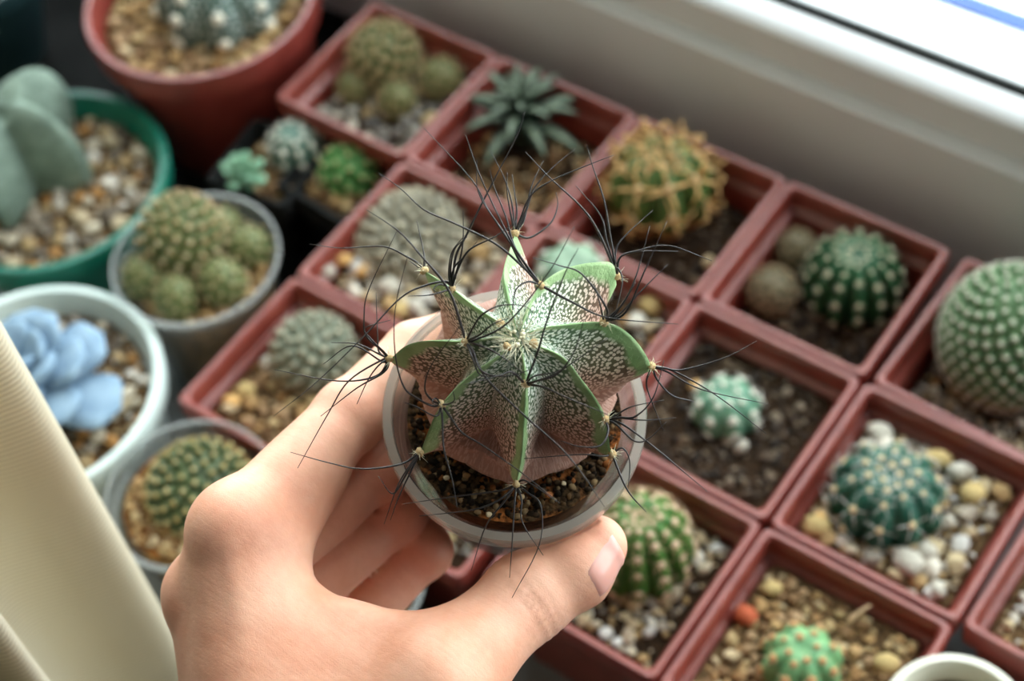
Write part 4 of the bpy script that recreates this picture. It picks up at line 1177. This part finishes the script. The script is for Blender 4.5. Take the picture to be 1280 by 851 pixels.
def hand_sdf(P):
    # palm: fan of metacarpals
    D = cone(P, WRr, MCP['i'], 1.35, 1.02)
    A = [WRr, WR*.6 + WRr*.4, WR*.5 + WRu*.5, WRu]; Bm = [MCP['i'], MCP['m'], MCP['r'], MCP['p']]
    for k in range(3):
        for f in ((.0, .33, .66) if k else (.33, .66)):
            D = smin(D, cone(P, A[k]*(1-f) + A[k+1]*f, Bm[k]*(1-f) + Bm[k+1]*f + np.array([0, -.12, -.05])*(f > 0), 1.35, .92), .55)
    D = smin(D, cone(P, A[3], Bm[3], 1.25, .80), .5)
    # palm flesh under the metacarpals
    D = smin(D, cone(P, WR + np.array([.6, .6, -1.0]), (MCP['m'] + MCP['r'])/2 + np.array([1.2, -.6, -1.0]), 1.5, 1.0), .8)
    # knuckles
    for k, r_ in (('i', 1.0), ('m', .98), ('r', .88)):
        D = smin(D, ball(P, MCP[k] + np.array([-.06, .05, .06]), r_), .25)
    # thumb base
    D = smin(D, cone(P, TC, TM, 1.45, 1.16), .9)
    # web between index and thumb
    I0, I1 = MCP['i']*.86 + WRr*.14, MCP['i']*.35 + WRr*.65
    T0, T1 = TM*.62 + IP*.38, TC
    for f, r_ in ((.0, .42), (.14, .62), (.30, .85), (.5, 1.05), (.72, 1.2)):
        a_, b_ = I0*(1-f) + I1*f, T0*(1-f) + T1*f
        mid = (a_ + b_)/2 + np.array([-.10, -.22, -.12])*(1 - f)
        D = smin(D, cone(P, a_, mid, r_ + .20, r_), .5); D = smin(D, cone(P, mid, b_, r_, r_ + .25), .5)
    # muscle beside the index metacarpal
    D = smin(D, cone(P, MCP['i']*.93 + WRr*.07 + np.array([.55, -.1, -.25]), MCP['i']*.5 + WRr*.5 + np.array([.9, 0, .1]), .62, 1.0), .6)
    # side of the index finger base
    D = smin(D, cone(P, MCP['i'] + np.array([.75, -.35, -.35]), MCP['i']*.45 + J['i'][1]*.55 + np.array([.28, -.30, -.1]), .80, .66), .5)
    # forearm
    D = smin(D, cone(P, WR + np.array([.2, .3, .3]), EL, 1.9, 2.7), 1.2)
    D = smin(D, cone(P, WRu + np.array([0, .3, .2]), ELu, 1.7, 2.5), 1.2)
    # soft tendon lines on the back of the hand
    for k, am in (('i', .06), ('m', .05)):
        D = D - am*np.exp(-(np.maximum(cone(P, WRr*.55 + MCP[k]*.45 + np.array([0, 0, 1.1]), MCP[k] + np.array([0, -.3, .95]), .01, .01), 0)/.22)**2)
    G = None
    for k in 'imrp':
        j = J[k]; r_ = RAD[k]
        f = cone(P, j[0], j[1], r_[0]*.93, r_[1]*.95)
        f = smin(f, ball(P, j[1], r_[1]*1.02), .25)
        f = smin(f, cone(P, j[1], j[2], r_[1]*.95, r_[2]), .15)
        f = smin(f, cone(P, j[2], j[3], r_[2], r_[3]), .15)
        # fleshy pads between the joints on the palm side
        c0 = (j[0] + j[1])/2; inw = cH - nH*2 - c0; inw /= np.linalg.norm(inw)
        f = smin(f, cone(P, c0*.7 + j[0]*.3 + inw*.22, c0*.6 + j[1]*.4 + inw*.2, r_[1]*.85, r_[1]*.8), .3)
        G = f if G is None else smin(G, f, .05)
    D = smin(D, G, .42)
    # thumb
    f = cone(P, TM, IP, 1.10, .92)
    f = smin(f, ball(P, IP, .95), .3)
    f = smin(f, cone(P, IP, TIP0, .91, .87), .25)
    f = smin(f, cone(P, TIP0, TIP, .87, .70), .25)
    ax = (TIP - IP)/np.linalg.norm(TIP - IP); s_ = (P - IP) @ ax
    wob = .06*np.sin(P[..., 0]*3.1 + P[..., 1]*2.3)
    for c_, a_, w_ in ((-.26, .020, .06), (.02, .034, .06), (.24, .016, .05)):
        f = f + a_*np.exp(-((s_ - c_ + wob)/w_)**2)
    D = smin(D, f, .6)
    # dimples beside the knuckles, slight unevenness of skin
    D = D + .012*np.sin(P[..., 0]*2.1 + .7)*np.sin(P[..., 1]*2.4)*np.sin(P[..., 2]*2.2 + .4)
    # flattened where it presses on the pot
    q = P - cH; s2 = -(q @ nH); rad = np.linalg.norm(q + s2[..., None]*nH, axis=-1)
    Rp = np.where(s2 < .80, PR*100 + .05, (PR - .0022)*100 - .115*s2)
    pot = np.maximum(rad - Rp, np.maximum(-s2 - .05, s2 - PH*100))
    return np.maximum(D, -(pot - .015))

def surface_nets(lo, hi, h):
    n = [int(math.ceil((b_ - a_)/h)) + 1 for a_, b_ in zip(lo, hi)]
    ax_ = [lo[k] + np.arange(n[k])*h for k in range(3)]
    st_ = 5                                                        # coarse pass first, then only the band near the surface
    cx = [a_[::st_] for a_ in ax_]
    Cv = hand_sdf(np.stack(np.meshgrid(*cx, indexing='ij'), -1)).astype(np.float32)
    near = [np.minimum((np.arange(n[k]) + st_//2)//st_, len(cx[k]) - 1) for k in range(3)]
    Vv = Cv[np.ix_(*near)].copy()
    todo = np.argwhere(np.abs(Vv) < h*st_*1.05)
    for i0 in range(0, len(todo), 200000):
        q = todo[i0:i0+200000]
        Vv[q[:,0], q[:,1], q[:,2]] = hand_sdf(np.array(lo) + q*h)
    neg = Vv < 0
    c = [s.astype(np.int8) for s in (neg[:-1,:-1,:-1], neg[1:,:-1,:-1], neg[:-1,1:,:-1], neg[1:,1:,:-1], neg[:-1,:-1,1:], neg[1:,:-1,1:], neg[:-1,1:,1:], neg[1:,1:,1:])]
    sm_ = sum(c); act = (sm_ > 0) & (sm_ < 8)
    idx = -np.ones(act.shape, np.int64); ijk = np.argwhere(act); idx[act] = np.arange(len(ijk))
    acc = np.zeros((len(ijk), 3)); cnt = np.zeros(len(ijk))
    corners = [(i, j, k) for k in (0, 1) for j in (0, 1) for i in (0, 1)]
    val_ = {co: Vv[ijk[:,0]+co[0], ijk[:,1]+co[1], ijk[:,2]+co[2]] for co in corners}
    for a_ in corners:
        for d in range(3):
            if a_[d] == 0:
                b_ = tuple(a_[m]+(m == d) for m in range(3))
                va, vb = val_[a_], val_[b_]; cr = (va < 0) != (vb < 0)
                t_ = np.where(cr, va/np.where(cr, va - vb, 1), 0)
                p = np.array(a_)[None, :] + t_[:, None]*np.eye(3)[d][None, :]
                acc[cr] += p[cr]; cnt[cr] += 1
    pos = np.array(lo) + (ijk + acc/cnt[:, None])*h
    faces = []
    for d in range(3):
        u_, v_ = (d+1) % 3, (d+2) % 3
        sl = [slice(None)]*3; sl2 = [slice(None)]*3
        sl[d] = slice(0, -1); sl2[d] = slice(1, None)
        cr = neg[tuple(sl)] != neg[tuple(sl2)]
        E_ = np.argwhere(cr)
        ok = (E_[:, u_] > 0) & (E_[:, v_] > 0) & (E_[:, u_] < n[u_]-1) & (E_[:, v_] < n[v_]-1)
        E_ = E_[ok]
        inside = neg[E_[:,0], E_[:,1], E_[:,2]]
        def cell(du, dv):
            q = E_.copy(); q[:, u_] -= du; q[:, v_] -= dv
            return idx[q[:,0], q[:,1], q[:,2]]
        qd = np.stack([cell(1, 1), cell(0, 1), cell(0, 0), cell(1, 0)], 1)
        qd[~inside] = qd[~inside][:, ::-1]
        faces.append(qd)
    F_ = np.vstack(faces)
    for it in range(2):                                             # pull the vertices onto the surface
        f0 = hand_sdf(pos); e_ = .02
        g = np.stack([hand_sdf(pos + e_*np.eye(3)[k]) - f0 for k in range(3)], 1)/e_
        gn_ = np.maximum((g*g).sum(1), .3)
        pos = pos - .8*(f0/gn_)[:, None]*g
    return pos, F_
hv, hf = surface_nets((-9.2, -24.0, -8.2), (5.0, 2.6, 7.5), .115)
hw = h2w(hv)
me = bpy.data.meshes.new('hand')
me.from_pydata(hw.tolist(), [], hf.tolist())

sk, N, L, b = nodes('skin')
tc = N.new('ShaderNodeTexCoord')
n1 = N.new('ShaderNodeTexNoise'); n1.inputs['Scale'].default_value = 55; n1.inputs['Detail'].default_value = 3
n2 = N.new('ShaderNodeTexNoise'); n2.inputs['Scale'].default_value = 420; n2.inputs['Detail'].default_value = 2
L.new(tc.outputs['Object'], n1.inputs[0]); L.new(tc.outputs['Object'], n2.inputs[0])
at_b = N.new('ShaderNodeAttribute'); at_b.attribute_name = 'blush'
r1 = ramp(N, [(.32, srgb(222, 158, 128)), (.68, srgb(237, 184, 156))]); L.new(n1.outputs[0], r1.inputs[0])
mx = N.new('ShaderNodeMix'); mx.data_type = 'RGBA'; mx.inputs[7].default_value = srgb(218, 138, 116)
L.new(at_b.outputs['Fac'], mx.inputs[0]); L.new(r1.outputs[0], mx.inputs[6])
mx2 = N.new('ShaderNodeMix'); mx2.data_type = 'RGBA'; mx2.blend_type = 'MULTIPLY'; mx2.inputs[0].default_value = .12
r2 = ramp(N, [(.4, (.75, .6, .55, 1)), (.6, (1, 1, 1, 1))]); L.new(n2.outputs[0], r2.inputs[0])
L.new(mx.outputs[2], mx2.inputs[6]); L.new(r2.outputs[0], mx2.inputs[7])
L.new(mx2.outputs[2], b.inputs['Base Color'])
b.inputs['Roughness'].default_value = .48; b.inputs['Specular IOR Level'].default_value = .38
b.inputs['Subsurface Weight'].default_value = .22; b.inputs['Subsurface Radius'].default_value = (1, .35, .2); b.inputs['Subsurface Scale'].default_value = .0035
vo = N.new('ShaderNodeTexVoronoi'); vo.inputs['Scale'].default_value = 1500; vo.feature = 'DISTANCE_TO_EDGE'
mp = N.new('ShaderNodeMapping'); mp.inputs['Scale'].default_value = (1.0, .6, 1.4); L.new(tc.outputs['Object'], mp.inputs[0]); L.new(mp.outputs[0], vo.inputs['Vector'])
rv = ramp(N, [(0, (0, 0, 0, 1)), (.15, (1, 1, 1, 1))]); L.new(vo.outputs['Distance'], rv.inputs[0])
# lines across the back of the hand
mp2 = N.new('ShaderNodeMapping'); mp2.inputs['Rotation'].default_value = (.3, .5, .62); mp2.inputs['Scale'].default_value = (90, 900, 500); L.new(tc.outputs['Object'], mp2.inputs[0])
nl = N.new('ShaderNodeTexNoise'); nl.inputs['Scale'].default_value = 1.0; nl.inputs['Detail'].default_value = 3; L.new(mp2.outputs[0], nl.inputs['Vector'])
bp0 = N.new('ShaderNodeBump'); bp0.inputs['Strength'].default_value = .30; bp0.inputs['Distance'].default_value = .00022
L.new(nl.outputs[0], bp0.inputs['Height'])
bp = N.new('ShaderNodeBump'); bp.inputs['Strength'].default_value = .14; bp.inputs['Distance'].default_value = .0001
L.new(rv.outputs[0], bp.inputs['Height']); L.new(bp0.outputs[0], bp.inputs['Normal']); L.new(bp.outputs[0], b.inputs['Normal'])
me.materials.append(sk)
me.polygons.foreach_set('use_smooth', [True]*len(me.polygons))
blush = np.zeros(len(hv))
for c_, r_, a_ in [(MCP['i'], 1.1, .5), (MCP['m'], 1.1, .6), (IP, 1.0, .35), (TIP, 1.1, .45), (J['i'][1], 1.2, .3), (J['m'][1], 1.6, .5), (J['r'][1], 1.6, .6), (J['p'][1], 1.6, .6)]:
    blush = np.maximum(blush, a_*np.exp(-(np.linalg.norm(hv - c_, axis=1)/r_)**2))
at_ = me.attributes.new('blush', 'FLOAT', 'POINT'); at_.data.foreach_set('value', blush)
hand = link('hand', me)
tag(hand, 'bare left hand gripping the clear pot of the black-spined cactus', 'hand')

# nails: patches lifted off the finger surface
nail_m = noise_mat('nail', srgb(214, 150, 136), srgb(222, 166, 152), 60, .28, spec=.6, sss=.15)
def nail(P0, T_, Nn, ln, wd):
    T_ = T_/np.linalg.norm(T_); Nn = Nn - (Nn @ T_)*T_; Nn /= np.linalg.norm(Nn); B_ = np.cross(Nn, T_)
    na, nb = 13, 11; base_ = []; lift = []
    for i in range(na):
        for j in range(nb):
            s = i/(na-1)*2 - 1; t_ = j/(nb-1)*2 - 1
            lim = 1 - .16*max(0, abs(s) - .2)**2*(2.2 if s < 0 else 1.2)
            base_.append(P0 + T_*s*ln/2 + B_*t_*wd/2*lim + Nn*1.4)
            edge_ = max(abs(s), abs(t_))
            lift.append(.035*(1 - edge_**6) - .02*edge_**8 + (.02 if s > .7 else 0))
    top = np.array(base_)
    for _ in range(30):
        top = top - Nn*(np.maximum(hand_sdf(top), -.2)*.8)[:, None]
    top = top + Nn*np.array(lift)[:, None]
    bot = top - Nn*.06
    Vn = np.vstack([top, bot]); nq = na*nb; Fn = []
    for i in range(na-1):
        for j in range(nb-1):
            q = (i*nb+j, (i+1)*nb+j, (i+1)*nb+j+1, i*nb+j+1)
            Fn.append(q); Fn.append(tuple(nq + x for x in q[::-1]))
    rim_ = [i*nb for i in range(na)] + [(na-1)*nb + j for j in range(1, nb)] + [i*nb + nb-1 for i in range(na-2, -1, -1)] + [j for j in range(nb-2, 0, -1)]
    for a_, b_ in zip(rim_, rim_[1:] + rim_[:1]):
        Fn.append((b_, a_, nq + a_, nq + b_))
    return MB().add(h2w(Vn), Fn).mesh('nail', nail_m, True, 60)
dax = TIP - IP
link('nail', nail(TIP*.72 + TIP0*.28, dax, np.array([.22, -.50, .84]), 1.05, .98), hand)
for k in 'imrp':
    j = J[k]; outw = j[3] - (cH - nH*((cH - j[3]) @ nH)); 
    link('nail', nail(j[3]*.9 + j[2]*.1, j[3] - j[2], outw, RAD[k][3]*1.9, RAD[k][3]*1.6), hand)
